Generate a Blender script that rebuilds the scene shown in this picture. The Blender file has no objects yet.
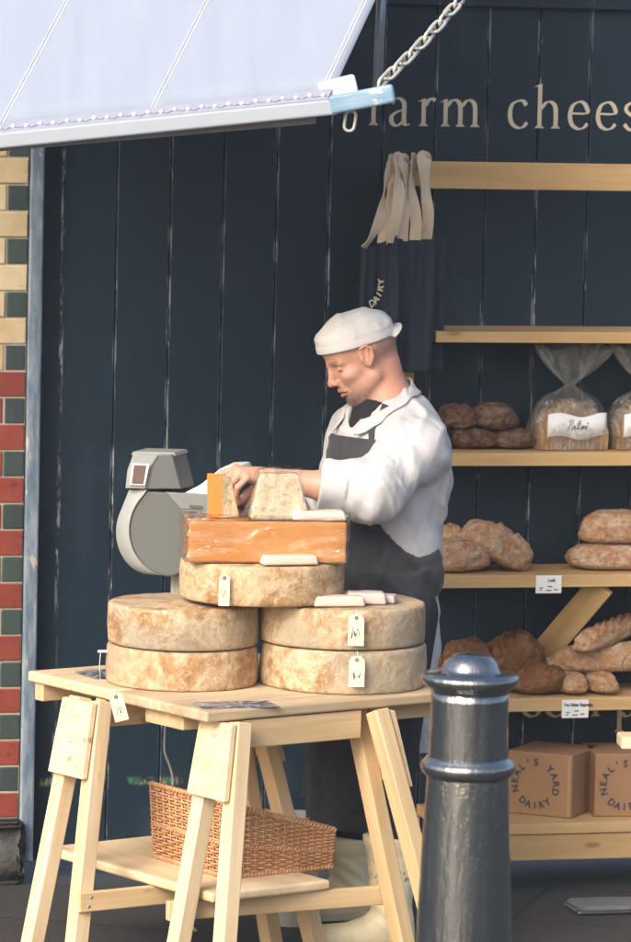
import bpy, bmesh, math, random
import numpy as np
from mathutils import Matrix, Vector
random.seed(7)
rng = np.random.default_rng(7)
R = math.radians
S = bpy.context.scene
COL = S.collection

# ------------------------------------------------------------------ camera
FPX = 4512.0; CAMZ = 2.4
PITCH = math.atan(431/FPX); ROLL = R(1.3)
Fw = np.array([0, math.cos(PITCH), -math.sin(PITCH)])
_X = np.array([1., 0, 0]); _U = np.array([0, math.sin(PITCH), math.cos(PITCH)])
Xc = _X*math.cos(ROLL)+_U*math.sin(ROLL); Uc = -_X*math.sin(ROLL)+_U*math.cos(ROLL)
CO = np.array([0, 0, CAMZ])
cam_d = bpy.data.cameras.new('camera'); cam = bpy.data.objects.new('camera', cam_d); COL.objects.link(cam)
cam_d.sensor_fit = 'VERTICAL'; cam_d.sensor_height = 36; cam_d.sensor_width = 36*631/942
cam_d.lens = 36*FPX/942; cam_d.clip_end = 500; cam_d.clip_start = .1
cam.matrix_world = Matrix([[Xc[i], Uc[i], -Fw[i], CO[i]] for i in range(3)]+[[0, 0, 0, 1]])
cam_d.dof.use_dof = True; cam_d.dof.focus_distance = 11.6; cam_d.dof.aperture_fstop = 7.1
S.camera = cam

# ------------------------------------------------------------------ light
SUN_EL, SUN_AZ = R(34), R(-34)          # azimuth measured from straight behind the camera, minus = left
sd = Vector((math.sin(SUN_AZ)*math.cos(SUN_EL), -math.cos(SUN_AZ)*math.cos(SUN_EL), math.sin(SUN_EL)))
w = bpy.data.worlds.new('World'); S.world = w; w.use_nodes = True
wn = w.node_tree; bg = wn.nodes['Background']
sky = wn.nodes.new('ShaderNodeTexSky'); sky.sky_type = 'NISHITA'; sky.sun_disc = False
sky.sun_elevation = SUN_EL; sky.sun_rotation = math.atan2(sd.x, sd.y)
sky.air_density = 1.0; sky.dust_density = 6.0; sky.ozone_density = 1.0
wn.links.new(sky.outputs[0], bg.inputs[0]); bg.inputs[1].default_value = 0.145
sl = bpy.data.lights.new('sun', 'SUN'); sl.energy = .9; sl.angle = R(25); sl.color = (1, .96, .91)
so = bpy.data.objects.new('sun', sl); COL.objects.link(so); so.location = (-4, -4, 9)
so.rotation_euler = sd.to_track_quat('Z', 'Y').to_euler()
S.view_settings.view_transform = 'Standard'; S.view_settings.look = 'None'
S.view_settings.exposure = 0.98; S.view_settings.gamma = 1; S.view_settings.use_curve_mapping = False

# ------------------------------------------------------------------ placement helpers (photo pixel -> point of the place)
def ray(x, y): return Fw+Xc*((x-315.5)/FPX)+Uc*((471-y)/FPX)
def atd(x, y, d): r = ray(x, y); return CO+r*(d/r[1])
def atz(x, y, z): r = ray(x, y); return CO+r*((z-CAMZ)/r[2])
WA = R(15); W0 = np.array([-.79, 12.7, 0])
WU = np.array([math.cos(WA), math.sin(WA), 0]); WN = np.array([math.sin(WA), -math.cos(WA), 0])   # along the wall, out of the wall
def Wl(u, d, z): return W0+WU*u+WN*d+np.array([0, 0, z])
def atw(x, y, d):
    r = ray(x, y); t = ((W0+WN*d-CO)@WN)/(r@WN); p = CO+r*t
    return float((p-W0)@WU), float(p[2])
def V(p): return Vector([float(c) for c in p])
def nrm(v): v = np.array(v, float); return v/np.linalg.norm(v)

# ------------------------------------------------------------------ object helpers
MW = {}
def thing(name, label, cat, loc=(0, 0, 0), rz=0, group=None):
    o = bpy.data.objects.new(name, None); COL.objects.link(o); o.empty_display_size = .05
    o.location = V(loc); o.rotation_euler = (0, 0, rz)
    MW[o.name] = Matrix.Translation(V(loc)) @ Matrix.Rotation(rz, 4, 'Z')
    return tag(o, label, cat, group)
def tag(o, label, cat, group=None, kind=None):
    o['label'] = label; o['category'] = cat
    if group: o['group'] = group
    if kind: o['kind'] = kind
    return o
def link(name, me, mat=None, parent=None, mw=None):
    o = bpy.data.objects.new(name, me); COL.objects.link(o)
    if mat is not None and len(me.materials) == 0:
        for m in (mat if isinstance(mat, (list, tuple)) else [mat]): me.materials.append(m)
    mw = mw if mw is not None else Matrix.Identity(4)
    MW[o.name] = mw
    if parent: o.parent = parent; o.matrix_basis = MW[parent.name].inverted() @ mw
    else: o.matrix_basis = mw
    return o
def setsmooth(me, on=True):
    me.polygons.foreach_set('use_smooth', [on]*len(me.polygons))
def mk(name, verts, faces, mat, parent=None, smooth=False, mw=None, midx=None):
    me = bpy.data.meshes.new(name); me.from_pydata([tuple(map(float, v)) for v in verts], [], [tuple(map(int, f)) for f in faces]); me.update()
    o = link(name, me, mat, parent, mw)
    if smooth: setsmooth(me)
    if midx is not None: me.polygons.foreach_set('material_index', midx)
    return o
class MB:
    """collects solids into one mesh"""
    def __init__(s): s.bm = bmesh.new(); s.mi = 0
    def _tag(s, fs, smooth=False):
        for f in fs: f.material_index = s.mi; f.smooth = smooth
    def box(s, c, ax, ay, az, bevel=0, seg=1):
        """c centre; ax, ay, az half-axis vectors"""
        c, ax, ay, az = map(np.array, (c, ax, ay, az)); vs = []
        for i in (-1, 1):
            for j in (-1, 1):
                for k in (-1, 1): vs.append(s.bm.verts.new(V(c+i*ax+j*ay+k*az)))
        q = [(0, 1, 3, 2), (4, 6, 7, 5), (0, 4, 5, 1), (2, 3, 7, 6), (0, 2, 6, 4), (1, 5, 7, 3)]
        fs = [s.bm.faces.new([vs[i] for i in f]) for f in q]
        if np.dot(np.cross(ax, ay), az) < 0: bmesh.ops.reverse_faces(s.bm, faces=fs)
        s._tag(fs)
        if bevel:
            es = list({e for f in fs for e in f.edges})
            r = bmesh.ops.bevel(s.bm, geom=es, offset=bevel, segments=seg, affect='EDGES', profile=.5)
            s._tag(r['faces'])
        return s
    def prism(s, pts, d, bevel=0):
        """pts polygon (3D), extruded by vector d"""
        n = len(pts); a = [s.bm.verts.new(V(p)) for p in pts]; b = [s.bm.verts.new(V(np.array(p)+d)) for p in pts]
        fs = [s.bm.faces.new(a[::-1]), s.bm.faces.new(b)]
        for i in range(n): fs.append(s.bm.faces.new((a[i], a[(i+1) % n], b[(i+1) % n], b[i])))
        s._tag(fs); bmesh.ops.recalc_face_normals(s.bm, faces=fs)
        if bevel:
            es = list({e for f in fs for e in f.edges})
            r = bmesh.ops.bevel(s.bm, geom=es, offset=bevel, segments=2, affect='EDGES', profile=.5); s._tag(r['faces'])
        return s
    def tube(s, pts, r, n=8, closed=False, caps=True, smooth=True):
        pts = [np.array(p, float) for p in pts]; N = len(pts); rings = []
        rs = r if hasattr(r, '__len__') else [r]*N
        up = None
        for i in range(N):
            t = pts[(i+1) % N]-pts[i-1] if (closed or 0 < i < N-1) else (pts[1]-pts[0] if i == 0 else pts[-1]-pts[-2])
            t = nrm(t)
            if up is None:
                up = np.cross(t, [0, 0, 1.]) if abs(t[2]) < .9 else np.cross(t, [1., 0, 0])
            a = nrm(up-t*(up@t)); up = a; b = np.cross(t, a)
            rings.append([s.bm.verts.new(V(pts[i]+rs[i]*(a*math.cos(2*math.pi*k/n)+b*math.sin(2*math.pi*k/n)))) for k in range(n)])
        fs = []
        for i in range(N if closed else N-1):
            A, B = rings[i], rings[(i+1) % N]
            for k in range(n): fs.append(s.bm.faces.new((A[k], A[(k+1) % n], B[(k+1) % n], B[k])))
        s._tag(fs, smooth)
        if caps and not closed:
            s._tag([s.bm.faces.new(rings[0][::-1]), s.bm.faces.new(rings[-1])])
        return s
    def ribbon(s, pts, wid, nor, th):
        """flat strap along pts; wid/nor: per-point half-width vector and normal"""
        N = len(pts); rg = []
        for i in range(N):
            p, wv, nv = np.array(pts[i]), np.array(wid[i]), np.array(nor[i])*th/2
            rg.append([s.bm.verts.new(V(q)) for q in (p-wv-nv, p+wv-nv, p+wv+nv, p-wv+nv)])
        fs = []
        for i in range(N-1):
            for k in range(4): fs.append(s.bm.faces.new((rg[i][k], rg[i][(k+1) % 4], rg[i+1][(k+1) % 4], rg[i+1][k])))
        fs += [s.bm.faces.new(rg[0][::-1]), s.bm.faces.new(rg[-1])]
        s._tag(fs, False); return s
    def lathe(s, prof, c=(0, 0, 0), n=48, smooth=True, fn=None):
        rings = []
        for (r, z) in prof:
            ring = []
            for k in range(n):
                a = 2*math.pi*k/n; rr = r; zz = z
                if fn: rr, zz = fn(r, z, a)
                ring.append(s.bm.verts.new((c[0]+rr*math.cos(a), c[1]+rr*math.sin(a), c[2]+zz)))
            rings.append(ring)
        fs = []
        for A, B in zip(rings[:-1], rings[1:]):
            for k in range(n): fs.append(s.bm.faces.new((A[k], A[(k+1) % n], B[(k+1) % n], B[k])))
        s._tag(fs, smooth); s._tag([s.bm.faces.new(rings[0][::-1]), s.bm.faces.new(rings[-1])], False)
        return s
    def build(s, name, mat, parent=None, mw=None):
        me = bpy.data.meshes.new(name); s.bm.normal_update(); s.bm.to_mesh(me); s.bm.free()
        return link(name, me, mat, parent, mw)
def frame(A, B, up):
    """matrix at the middle of AB, local X along AB, local Z towards up"""
    A, B = np.array(A, float), np.array(B, float); x = nrm(B-A); z = np.array(up, float); z = nrm(z-x*(z@x)); y = np.cross(z, x)
    c = (A+B)/2
    return Matrix([[x[i], y[i], z[i], c[i]] for i in range(3)]+[[0, 0, 0, 1]]), float(np.linalg.norm(B-A))
def board(name, A, B, wy, tz, up, mat, parent=None, bevel=.003, seg=2, dz=0):
    m, L = frame(A, B, up)
    return MB().box((0, 0, dz), (L/2, 0, 0), (0, wy/2, 0), (0, 0, tz/2), bevel, seg).build(name, mat, parent, m)

# ------------------------------------------------------------------ materials
class NT:
    def __init__(s, name):
        s.m = bpy.data.materials.new(name); s.m.use_nodes = True; s.t = s.m.node_tree; s.b = s.t.nodes['Principled BSDF']; s.out = s.t.nodes['Material Output']
        s.tc = s.t.nodes.new('ShaderNodeTexCoord'); s._co = s.tc.outputs['Object']
    def n(s, typ, **kw):
        nd = s.t.nodes.new(typ)
        for k, v in kw.items():
            if k in nd.inputs.keys() if isinstance(k, str) else False: pass
            setattr(nd, k, v)
        return nd
    def L(s, a, b): s.t.links.new(a, b)
    def inp(s, sock, v):
        if hasattr(v, 'links') or isinstance(v, bpy.types.NodeSocket): s.L(v, sock)
        else: sock.default_value = v
    def co(s, scale=(1, 1, 1), rnd=True, rot=(0, 0, 0)):
        mp = s.n('ShaderNodeMapping'); s.L(s._co, mp.inputs[0]); mp.inputs['Scale'].default_value = scale; mp.inputs['Rotation'].default_value = rot
        if rnd:
            oi = s.n('ShaderNodeObjectInfo'); ml = s.n('ShaderNodeMath', operation='MULTIPLY'); s.L(oi.outputs['Random'], ml.inputs[0]); ml.inputs[1].default_value = 37.
            cb = s.n('ShaderNodeCombineXYZ')
            for i in range(3): s.L(ml.outputs[0], cb.inputs[i])
            s.L(cb.outputs[0], mp.inputs['Location'])
        return mp.outputs[0]
    def noise(s, co, scale, detail=4, rough=.55, dist=0):
        nd = s.n('ShaderNodeTexNoise'); s.L(co, nd.inputs['Vector']); nd.inputs['Scale'].default_value = scale
        nd.inputs['Detail'].default_value = detail; nd.inputs['Roughness'].default_value = rough; nd.inputs['Distortion'].default_value = dist
        return nd.outputs['Fac']
    def voro(s, co, scale, feat='F1'):
        nd = s.n('ShaderNodeTexVoronoi', feature=feat); s.L(co, nd.inputs['Vector']); nd.inputs['Scale'].default_value = scale; return nd.outputs['Distance']
    def ramp(s, v, stops):
        nd = s.n('ShaderNodeValToRGB'); s.L(v, nd.inputs[0]); e = nd.color_ramp.elements
        while len(e) < len(stops): e.new(.5)
        for i, (p, c) in enumerate(stops):
            e[i].position = p; e[i].color = (*(c if hasattr(c, '__len__') else (c, c, c)), 1)
        return nd.outputs[0]
    def mix(s, f, a, b, mode='MIX'):
        nd = s.n('ShaderNodeMix', data_type='RGBA', blend_type=mode); s.inp(nd.inputs[0], f)
        for sock, v in ((nd.inputs[6], a), (nd.inputs[7], b)):
            if isinstance(v, (tuple, list)): sock.default_value = (*v[:3], 1)
            else: s.L(v, sock)
        return nd.outputs[2]
    def math(s, op, a, b=0.):
        nd = s.n('ShaderNodeMath', operation=op); s.inp(nd.inputs[0], a); s.inp(nd.inputs[1], b); return nd.outputs[0]
    def bump(s, h, strength=.3, dist=.01, sock='Normal'):
        nd = s.n('ShaderNodeBump'); s.L(h, nd.inputs['Height']); nd.inputs['Strength'].default_value = strength; nd.inputs['Distance'].default_value = dist
        s.L(nd.outputs[0], s.b.inputs[sock]); return nd.outputs[0]
    def fin(s, col, rough=.5, spec=None, **kw):
        s.inp(s.b.inputs['Base Color'], (*col, 1) if isinstance(col, (tuple, list)) else col)
        s.inp(s.b.inputs['Roughness'], rough)
        if spec is not None: s.b.inputs['Specular IOR Level'].default_value = spec
        for k, v in kw.items(): s.inp(s.b.inputs[k.replace('_', ' ')], v)
        return s.m

def m_wood(name, pale, dark, knots=True, rough=.6, dirt=0.):
    t = NT(name)
    co = t.co((1.3, 26, 26)); n1 = t.noise(co, 1.6, 5, .6, .6)
    co2 = t.co((.9, 9, 9)); n2 = t.noise(co2, 1.2, 3, .5, 1.2)
    c = t.mix(t.ramp(n1, [(.35, 0), (.7, 1)]), pale, dark)
    c = t.mix(t.ramp(n2, [(.42, 0), (.75, .55)]), c, tuple(x*.8 for x in dark))
    if knots:
        k = t.voro(t.co((3.6, 10, 10)), 1.15); kk = t.ramp(k, [(.06, 1), (.13, 0)])
        c = t.mix(t.math('MULTIPLY', kk, .8), c, (dark[0]*.42, dark[1]*.33, dark[2]*.3))
    big = t.noise(t.co((2, 3, 3)), 1.7, 3)
    c = t.mix(t.math('MULTIPLY', t.ramp(big, [(.4, 0), (.75, 1)]), .28+dirt), c, (.36, .25, .15))
    sp = t.ramp(t.noise(t.co((5, 34, 34)), 1.3, 5, .7), [(.66, 0), (.76, .55)]); c = t.mix(sp, c, (dark[0]*.4, dark[1]*.36, dark[2]*.34))
    oi = t.n('ShaderNodeObjectInfo'); hs = t.n('ShaderNodeHueSaturation'); t.L(c, hs.inputs['Color'])
    mr = t.n('ShaderNodeMapRange'); t.L(oi.outputs['Random'], mr.inputs[0]); mr.inputs[3].default_value = .88; mr.inputs[4].default_value = 1.1; t.L(mr.outputs[0], hs.inputs['Value'])
    t.bump(n1, .25, .004)
    return t.fin(hs.outputs[0], rough, .35)
PINE = m_wood('pine', (.66, .50, .30), (.56, .38, .19))
PINE_PALE = m_wood('pale_pine', (.74, .61, .41), (.66, .49, .28))
PINE_SHELF = m_wood('shelf_pine', (.60, .41, .19), (.50, .31, .13), True)
PINE_WORN = m_wood('worn_pine', (.66, .54, .37), (.44, .33, .20), dirt=.55)
GREYWOOD = m_wood('weathered_white_wood', (.74, .74, .72), (.60, .60, .59), False)

def m_plain(name, col, rough=.5, spec=None, var=.12, scale=30, bump=0, metal=0.):
    t = NT(name); n = t.noise(t.co(), scale, 4)
    c = t.mix(n, tuple(x*(1-var) for x in col), tuple(min(1, x*(1+var)) for x in col))
    if bump: t.bump(n, bump, .003)
    return t.fin(c, rough, spec, Metallic=metal)

def m_wall():
    t = NT('flaking_navy_paint')
    col = t.mix(t.noise(t.co((1, 1, .35), False), 5, 5, .6), (.0078, .0195, .033), (.011, .0245, .040))
    sep = t.n('ShaderNodeSeparateXYZ'); t.L(t._co, sep.inputs[0])
    # worn paint close to the groove of each board
    e = t.math('ABSOLUTE', t.math('SUBTRACT', t.math('FRACT', t.math('DIVIDE', t.math('SUBTRACT', sep.outputs[0], POFF), PLANK)), .5))
    edge = t.ramp(e, [(.455, 0), (.478, 1)])
    fl = t.noise(t.co((60, 60, 9), False), 1.0, 6, .75); fl2 = t.noise(t.co((1.3, 1.3, 1.0), False), 2.3, 2)
    mask = t.math('MULTIPLY', edge, t.math('MULTIPLY', t.ramp(fl, [(.50, 0), (.56, 1)]), t.ramp(fl2, [(.42, .15), (.56, 1)])))
    # stray flecks and scratches
    f3 = t.ramp(t.noise(t.co((38, 38, 15), False), 1.0, 5, .7), [(.715, 0), (.74, .8)])
    f4 = t.ramp(t.noise(t.co((1, 1, .7), False), 2.6, 2), [(.52, 0), (.66, 1)])
    mask2 = t.math('MULTIPLY', f3, f4)
    m = t.math('MAXIMUM', mask, mask2)
    col = t.mix(t.math('MULTIPLY', m, .75), col, (.42, .47, .50))
    scuff = t.math('MULTIPLY', t.ramp(t.noise(t.co((1, 1, .5), False), 4.5, 4, .6), [(.56, 0), (.8, 1)]), .22)
    col = t.mix(scuff, col, (.09, .12, .15))
    # old green and bare wood showing low on the door
    g = t.math('MULTIPLY', t.ramp(t.math('ABSOLUTE', t.math('SUBTRACT', sep.outputs[2], t.math('ADD', .262, t.math('MULTIPLY', fl2, .03)))), [(.006, 1), (.014, 0)]), t.ramp(t.noise(t.co((7, 7, 3), False), 1.6, 4, .7), [(.50, 0), (.56, 1)]))
    low = t.ramp(sep.outputs[0], [(.36, 1), (.5, 0)])
    g = t.math('MULTIPLY', g, low)
    col = t.mix(g, col, t.mix(t.ramp(fl, [(.5, 0), (.56, 1)]), (.03, .16, .10), (.40, .30, .17)))
    t.bump(t.noise(t.co((1, 1, .2), False), 40, 4), .12, .004)
    return t.fin(col, .48, .3)
PLANK = .155; POFF = .0655
NAVY = m_wall()
def m_jamb():
    t = NT('worn_blue_grey_jamb'); n = t.noise(t.co((20, 20, 4), False), 1.5, 5, .7)
    c = t.mix(t.ramp(n, [(.42, 0), (.62, 1)]), (.10, .15, .21), (.24, .29, .34))
    c = t.mix(t.ramp(t.noise(t.co((30, 30, 14), False), 1.2, 3), [(.66, 0), (.7, .8)]), c, (.45, .40, .30))
    t.bump(n, .5, .006); return t.fin(c, .55)
JAMB = m_jamb()
def m_brick(name, a, b, c2, rough=.22):
    t = NT(name); n = t.noise(t.co((1, 1, 1), False), 9, 4, .6); f = t.noise(t.co((1, 1, 1), False), 45, 4, .7)
    oi = t.n('ShaderNodeNewGeometry'); c = t.mix(t.ramp(n, [(.35, 0), (.68, 1)]), a, b); c = t.mix(t.math('MULTIPLY', oi.outputs['Random Per Island'], .45), c, c2); c = t.mix(t.ramp(f, [(.58, 0), (.70, .9)]), c, c2)
    t.bump(n, .35, .012); return t.fin(c, rough, .5)
B_CREAM = m_brick('cream_glaze', (.50, .40, .24), (.62, .53, .36), (.36, .24, .12))
B_RED = m_brick('red_glaze', (.22, .045, .035), (.28, .065, .045), (.10, .03, .03))
B_GREEN = m_brick('dark_green_glaze', (.034, .048, .052), (.050, .064, .066), (.05, .085, .072))
MORTAR = m_plain('mortar', (.34, .31, .24), .9, var=.35, bump=.4)
def m_stone():
    t = NT('grimy_stone'); n = t.noise(t.co((1, 1, 1), False), 7, 6, .7)
    c = t.ramp(n, [(.3, (.018, .019, .021)), (.5, (.055, .055, .055)), (.66, (.12, .11, .10)), (.74, (.16, .07, .045))])
    t.bump(n, .8, .03); return t.fin(c, .8)
STONE = m_stone()
def m_ground():
    t = NT('dark_street_paving'); co = t.co((1, 1, 1), False)
    n = t.noise(co, 3.2, 7, .65); f = t.noise(co, 60, 4, .7)
    c = t.mix(n, (.020, .021, .023), (.060, .059, .057)); c = t.mix(t.ramp(f, [(.55, 0), (.75, .6)]), c, (.10, .098, .095))
    br = t.n('ShaderNodeTexBrick'); mp = t.co((1, 1, 1), False, (0, 0, R(15))); t.L(mp, br.inputs['Vector']); br.inputs['Scale'].default_value = 1.0
    br.inputs['Brick Width'].default_value = .75; br.inputs['Row Height'].default_value = .5; br.inputs['Mortar Size'].default_value = .008
    c = t.mix(br.outputs['Fac'], c, (.018, .018, .02))
    h = t.math('SUBTRACT', t.math('ADD', n, t.math('MULTIPLY', f, .4)), t.math('MULTIPLY', br.outputs['Fac'], 1.5))
    t.bump(h, .5, .015); return t.fin(c, .62, .4)
GROUND = m_ground()

# ------------------------------------------------------------------ setting: ground, wall, pier
g = mk('ground', [(-60, -55, 0), (60, -55, 0), (60, 65, 0), (-60, 65, 0)], [(0, 1, 2, 3)], GROUND); g['kind'] = 'structure'
ux = Matrix([[WU[0], -WN[0], 0, W0[0]], [WU[1], -WN[1], 0, W0[1]], [0, 0, 1, 0], [0, 0, 0, 1]])   # wall frame: x along, y into the wall, z up
def wallmat(u, d, z): return ux @ Matrix.Translation((u, -d, z))

wall = thing('plank_wall', 'navy painted plank wall with flaking seams behind the whole stall', 'wall', Wl(0, 0, 0), WA)
b = MB(); WLEN = 2.6; HT = 3.6; nP = int((WLEN-POFF)/PLANK)
for i in range(nP):
    x0 = POFF+i*PLANK+.0013 if i else .001; x1 = POFF+(i+1)*PLANK-.0013
    zb = .05+random.random()*.012
    b.box(((x0+x1)/2, .012+random.random()*.0012, (zb+HT)/2), ((x1-x0)/2, 0, 0), (0, .012, 0), (0, 0, (HT-zb)/2), .0028, 1)
b.box((WLEN/2, .05, HT/2+.03), (WLEN/2, 0, 0), (0, .02, 0), (0, 0, HT/2-.03))
b.build('boarding', NAVY, wall, ux)
b = MB(); b.box((-.022, -.012, 1.82), (.0205, 0, 0), (0, .05, 0), (0, 0, 1.76), .006, 2)
b.build('door_jamb', JAMB, wall, ux)
b = MB(); b.box((.6+.9, -.012, 2.515), (.95, 0, 0), (0, .0105, 0), (0, 0, .010), .003)
b.build('moulding', NAVY, wall, ux)

pier = thing('brick_pier', 'glazed brick pier, cream above red with dark green edge blocks', 'wall', Wl(-.35, .05, 0), WA)
CH = .0747; z_split = atw(15, 371, .055)[1]; z_base = z_split-CH*17
def bricks(name, u_right, sgn, par, mat_pl):
    b = MB(); x_in = 0.
    b.mi = 3
    b.box((u_right-sgn*.45, .0435, (3.6+z_base)/2), (.449, 0, 0), (0, .1, 0), (0, 0, (3.6-z_base)/2))
    nrow = int((3.6-z_base)/CH); split_row = 17
    for r_ in range(nrow):
        z0 = z_base+r_*CH; up = r_ >= split_row
        e = 0.; k = 0; odd = (r_ % 2 == 1)
        while e < .88:
            if k == 0: wd = .062 if odd else .118
            else: wd = .225 if (k % 2 == 1) == odd else .108
            mi = (0 if up else 1)
            if k == 0 and odd: mi = 2
            b.mi = mi
            jit = lambda: random.uniform(-.0015, .0015)
            c = u_right-sgn*(e+wd/2)
            b.box((c, -.048+jit(), z0+CH/2), ((wd-.0045)/2+jit()*.5, 0, 0), (0, .012, 0), (0, 0, (CH-.0045)/2+jit()*.4), .0035, 2)
            e += wd; k += 1
    b.build('brickwork', [B_CREAM, B_RED, B_GREEN, MORTAR], par, ux)
    bb = MB(); bb.box((u_right-sgn*.45, .045, z_base/2), (.46, 0, 0), (0, .14, 0), (0, 0, z_base/2-.001), .02, 3)
    me = bb.bm
    bmesh.ops.subdivide_edges(me, edges=list(me.edges), cuts=5, use_grid_fill=True)
    for v in me.verts: v.co += Vector((random.uniform(-1, 1)*.006, random.uniform(-1, 1)*.008, random.uniform(-1, 1)*.004))
    for f in me.faces: f.smooth = True
    bb.build('plinth', mat_pl, par, ux)
bricks('pier', -.045, 1, pier, STONE)

# ------------------------------------------------------------------ painted lettering (broad-pen strokes)
def catmull(P, n=10):
    P = [np.array(p, float) for p in P]; Q = [2*P[0]-P[1]]+P+[2*P[-1]-P[-2]]; out = []
    for i in range(1, len(Q)-2):
        for k in range(n):
            t = k/n; a, b_, c, d = Q[i-1:i+3]
            out.append(.5*((2*b_)+(-a+c)*t+(2*a-5*b_+4*c-d)*t*t+(-a+3*b_-3*c+d)*t**3))
    out.append(P[-1]); return out
class Pen:
    def __init__(s): s.v = []; s.f = []
    def quad(s, pts):
        i = len(s.v); s.v += [tuple(p) for p in pts]; s.f.append(tuple(range(i, i+len(pts))))
    def stroke(s, P, thick=.17, thin=.055, phi=R(12), curve=True, taper=None):
        Q = catmull(P) if curve else [np.array(p, float) for p in P]; n = len(Q); i0 = len(s.v)
        for i, p in enumerate(Q):
            t = Q[min(i+1, n-1)]-Q[max(i-1, 0)]; th = math.atan2(t[1], t[0])
            wd = thin+(thick-thin)*abs(math.sin(th-phi))**1.2
            if taper: wd *= taper(i/(n-1))
            nn = np.array([-math.sin(th), math.cos(th)])*wd/2
            s.v += [tuple(p-nn), tuple(p+nn)]
        for i in range(n-1):
            a = i0+2*i; s.f.append((a, a+2, a+3, a+1))
    def serif(s, x, y, wd=.17, h=.045, up=1, l=1, r=1):
        k = .085
        s.quad([(x-k-wd*.5*l, y), (x+k+wd*.5*r, y), (x+k+wd*.5*r, y+h*.6*up), (x+k, y+h*2.2*up), (x-k, y+h*2.2*up), (x-k-wd*.5*l, y+h*.6*up)][::(1 if up > 0 else -1)])
    def stem(s, x, y0, y1, foot=True, flag=True):
        s.quad([(x-.08, y0), (x+.08, y0), (x+.08, y1), (x-.08, y1-.05)])
        if foot: s.serif(x, y0)
        if flag: s.quad([(x-.24, y1-.13), (x-.08, y1-.10), (x+.08, y1), (x-.02, y1-.01)])
def glyph(ch):
    p = Pen()
    if ch == 'f':
        p.stem(.2, 0, 1.2, True, False); p.stroke([(.2, 1.1), (.24, 1.45), (.42, 1.6), (.62, 1.54)]); p.quad([(.0, .9), (.5, .9), (.5, .97), (.0, .97)]); w = .6
    elif ch == 'a':
        p.stroke([(.1, .8), (.2, .96), (.38, .98), (.53, .86), (.56, .66), (.56, .2), (.62, .04), (.78, .06)])
        p.stroke([(.56, .58), (.3, .5), (.1, .34), (.1, .12), (.25, .0), (.42, .06), (.56, .2)]); w = .86
    elif ch == 'r':
        p.stem(.2, 0, 1.0); p.stroke([(.26, .74), (.38, .93), (.52, .99), (.64, .93)], thin=.09); w = .74
    elif ch == 'm':
        p.stem(.2, 0, 1.0); 
        for o in (0, .56):
            p.stroke([(.26+o, .74), (.42+o, .93), (.58+o, .96), (.72+o, .84), (.76+o, .6), (.76+o, .04)]); p.serif(.76+o, 0)
        w = 1.58
    elif ch == 'c':
        p.stroke([(.72, .82), (.6, .97), (.42, .98), (.18, .84), (.1, .5), (.18, .16), (.42, .0), (.62, .04), (.76, .2)]); w = .86
    elif ch == 'h':
        p.stem(.2, 0, 1.62); p.stroke([(.26, .72), (.44, .93), (.62, .96), (.77, .84), (.82, .6), (.82, .04)]); p.serif(.82, 0); w = 1.1
    elif ch == 'e':
        p.stroke([(.14, .56), (.74, .58), (.72, .82), (.58, .97), (.42, .98), (.2, .84), (.1, .5), (.18, .16), (.42, .0), (.64, .05), (.78, .2)]); w = .9
    elif ch == 's':
        p.stroke([(.58, .8), (.5, .95), (.34, .98), (.16, .86), (.16, .68), (.36, .52), (.56, .38), (.6, .18), (.42, .0), (.24, .03), (.08, .2)], thick=.15, thin=.08); w = .72
    elif ch == 'p':
        p.stem(.2, -.55, 1.0); p.stroke([(.26, .78), (.46, .97), (.7, .86), (.8, .5), (.68, .12), (.44, 0), (.27, .12)]); w = .9
    return p, w
LETTER = m_plain('cream_sign_paint', (.62, .54, .40), .6, var=.08)
def lettering(name, items, xh):
    """items: (char, u, z): flat strokes of paint 1.5 mm thick on the wall plane"""
    vs, fs = [], []
    for ch, u, z in items:
        p, _ = glyph(ch); i0 = len(vs)
        vs += [(u+x*xh, -.0022, z+y*xh) for x, y in p.v]; fs += [tuple(i0+i for i in f) for f in p.f]
    # every stroke on a sheet of its own, a tenth of a millimetre apart
    out, off = [], {}
    vv = list(vs); k = 0
    return mk(name, vv, fs, LETTER, wall, mw=ux)
XH = .079
it = []
for ch, px in zip('farmcheese', (368, 389, 418, 440, 507, 534, 567, 595, 622, 642)):
    u, z = atw(px, 125.2+(px-375)*.018, .002); it.append((ch, u, z))
lettering('lettering', it, XH)
it = []
for ch, px in zip('ceefp', (519, 543, 566, 590, 614)):
    u, z = atw(px, 716.5, .002); it.append((ch, u, z))
lettering('lettering', it, .085)

# ------------------------------------------------------------------ shelving
SD = .27
def sz(px, py, d=SD): return atw(px, py, d)[1]
sh = thing('shelving_unit', 'pine shelving fixed to the navy wall, holding the loaves', 'shelves', Wl(1.6, .14, 0), WA)
UR = 2.18
def shelf(x_left, y_top, y_bot, d=SD):
    u0 = atw(x_left, y_top, d)[0]; zt = sz(540, y_top, d); zb = sz(540, y_bot, d)
    board('shelf', Wl(u0, d/2+.002, (zt+zb)/2), Wl(UR, d/2+.002, (zt+zb)/2), d-.004, zt-zb, (0, 0, 1), PINE_SHELF, sh, .002)
    return zt
Z2 = shelf(436, 332, 343); Z3 = shelf(438, 453, 466); Z4 = shelf(427, 575, 587.5); Z5 = shelf(440, 698.5, 711.5)
ur, zr = atw(424, 165, SD); zr0 = sz(540, 190)-.0; zr1 = sz(540, 163)
board('rail', Wl(ur, SD-.012, (zr0+zr1)/2), Wl(UR, SD-.012, (zr0+zr1)/2), .022, zr1-zr0, (0, 0, 1), PINE_SHELF, sh, .002)
board('rail_bracket', Wl(ur+.012, .004, (zr0+zr1)/2), Wl(ur+.012, SD-.024, (zr0+zr1)/2), .022, (zr1-zr0)*.9, (0, 0, 1), PINE_SHELF, sh, .002)
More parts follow.
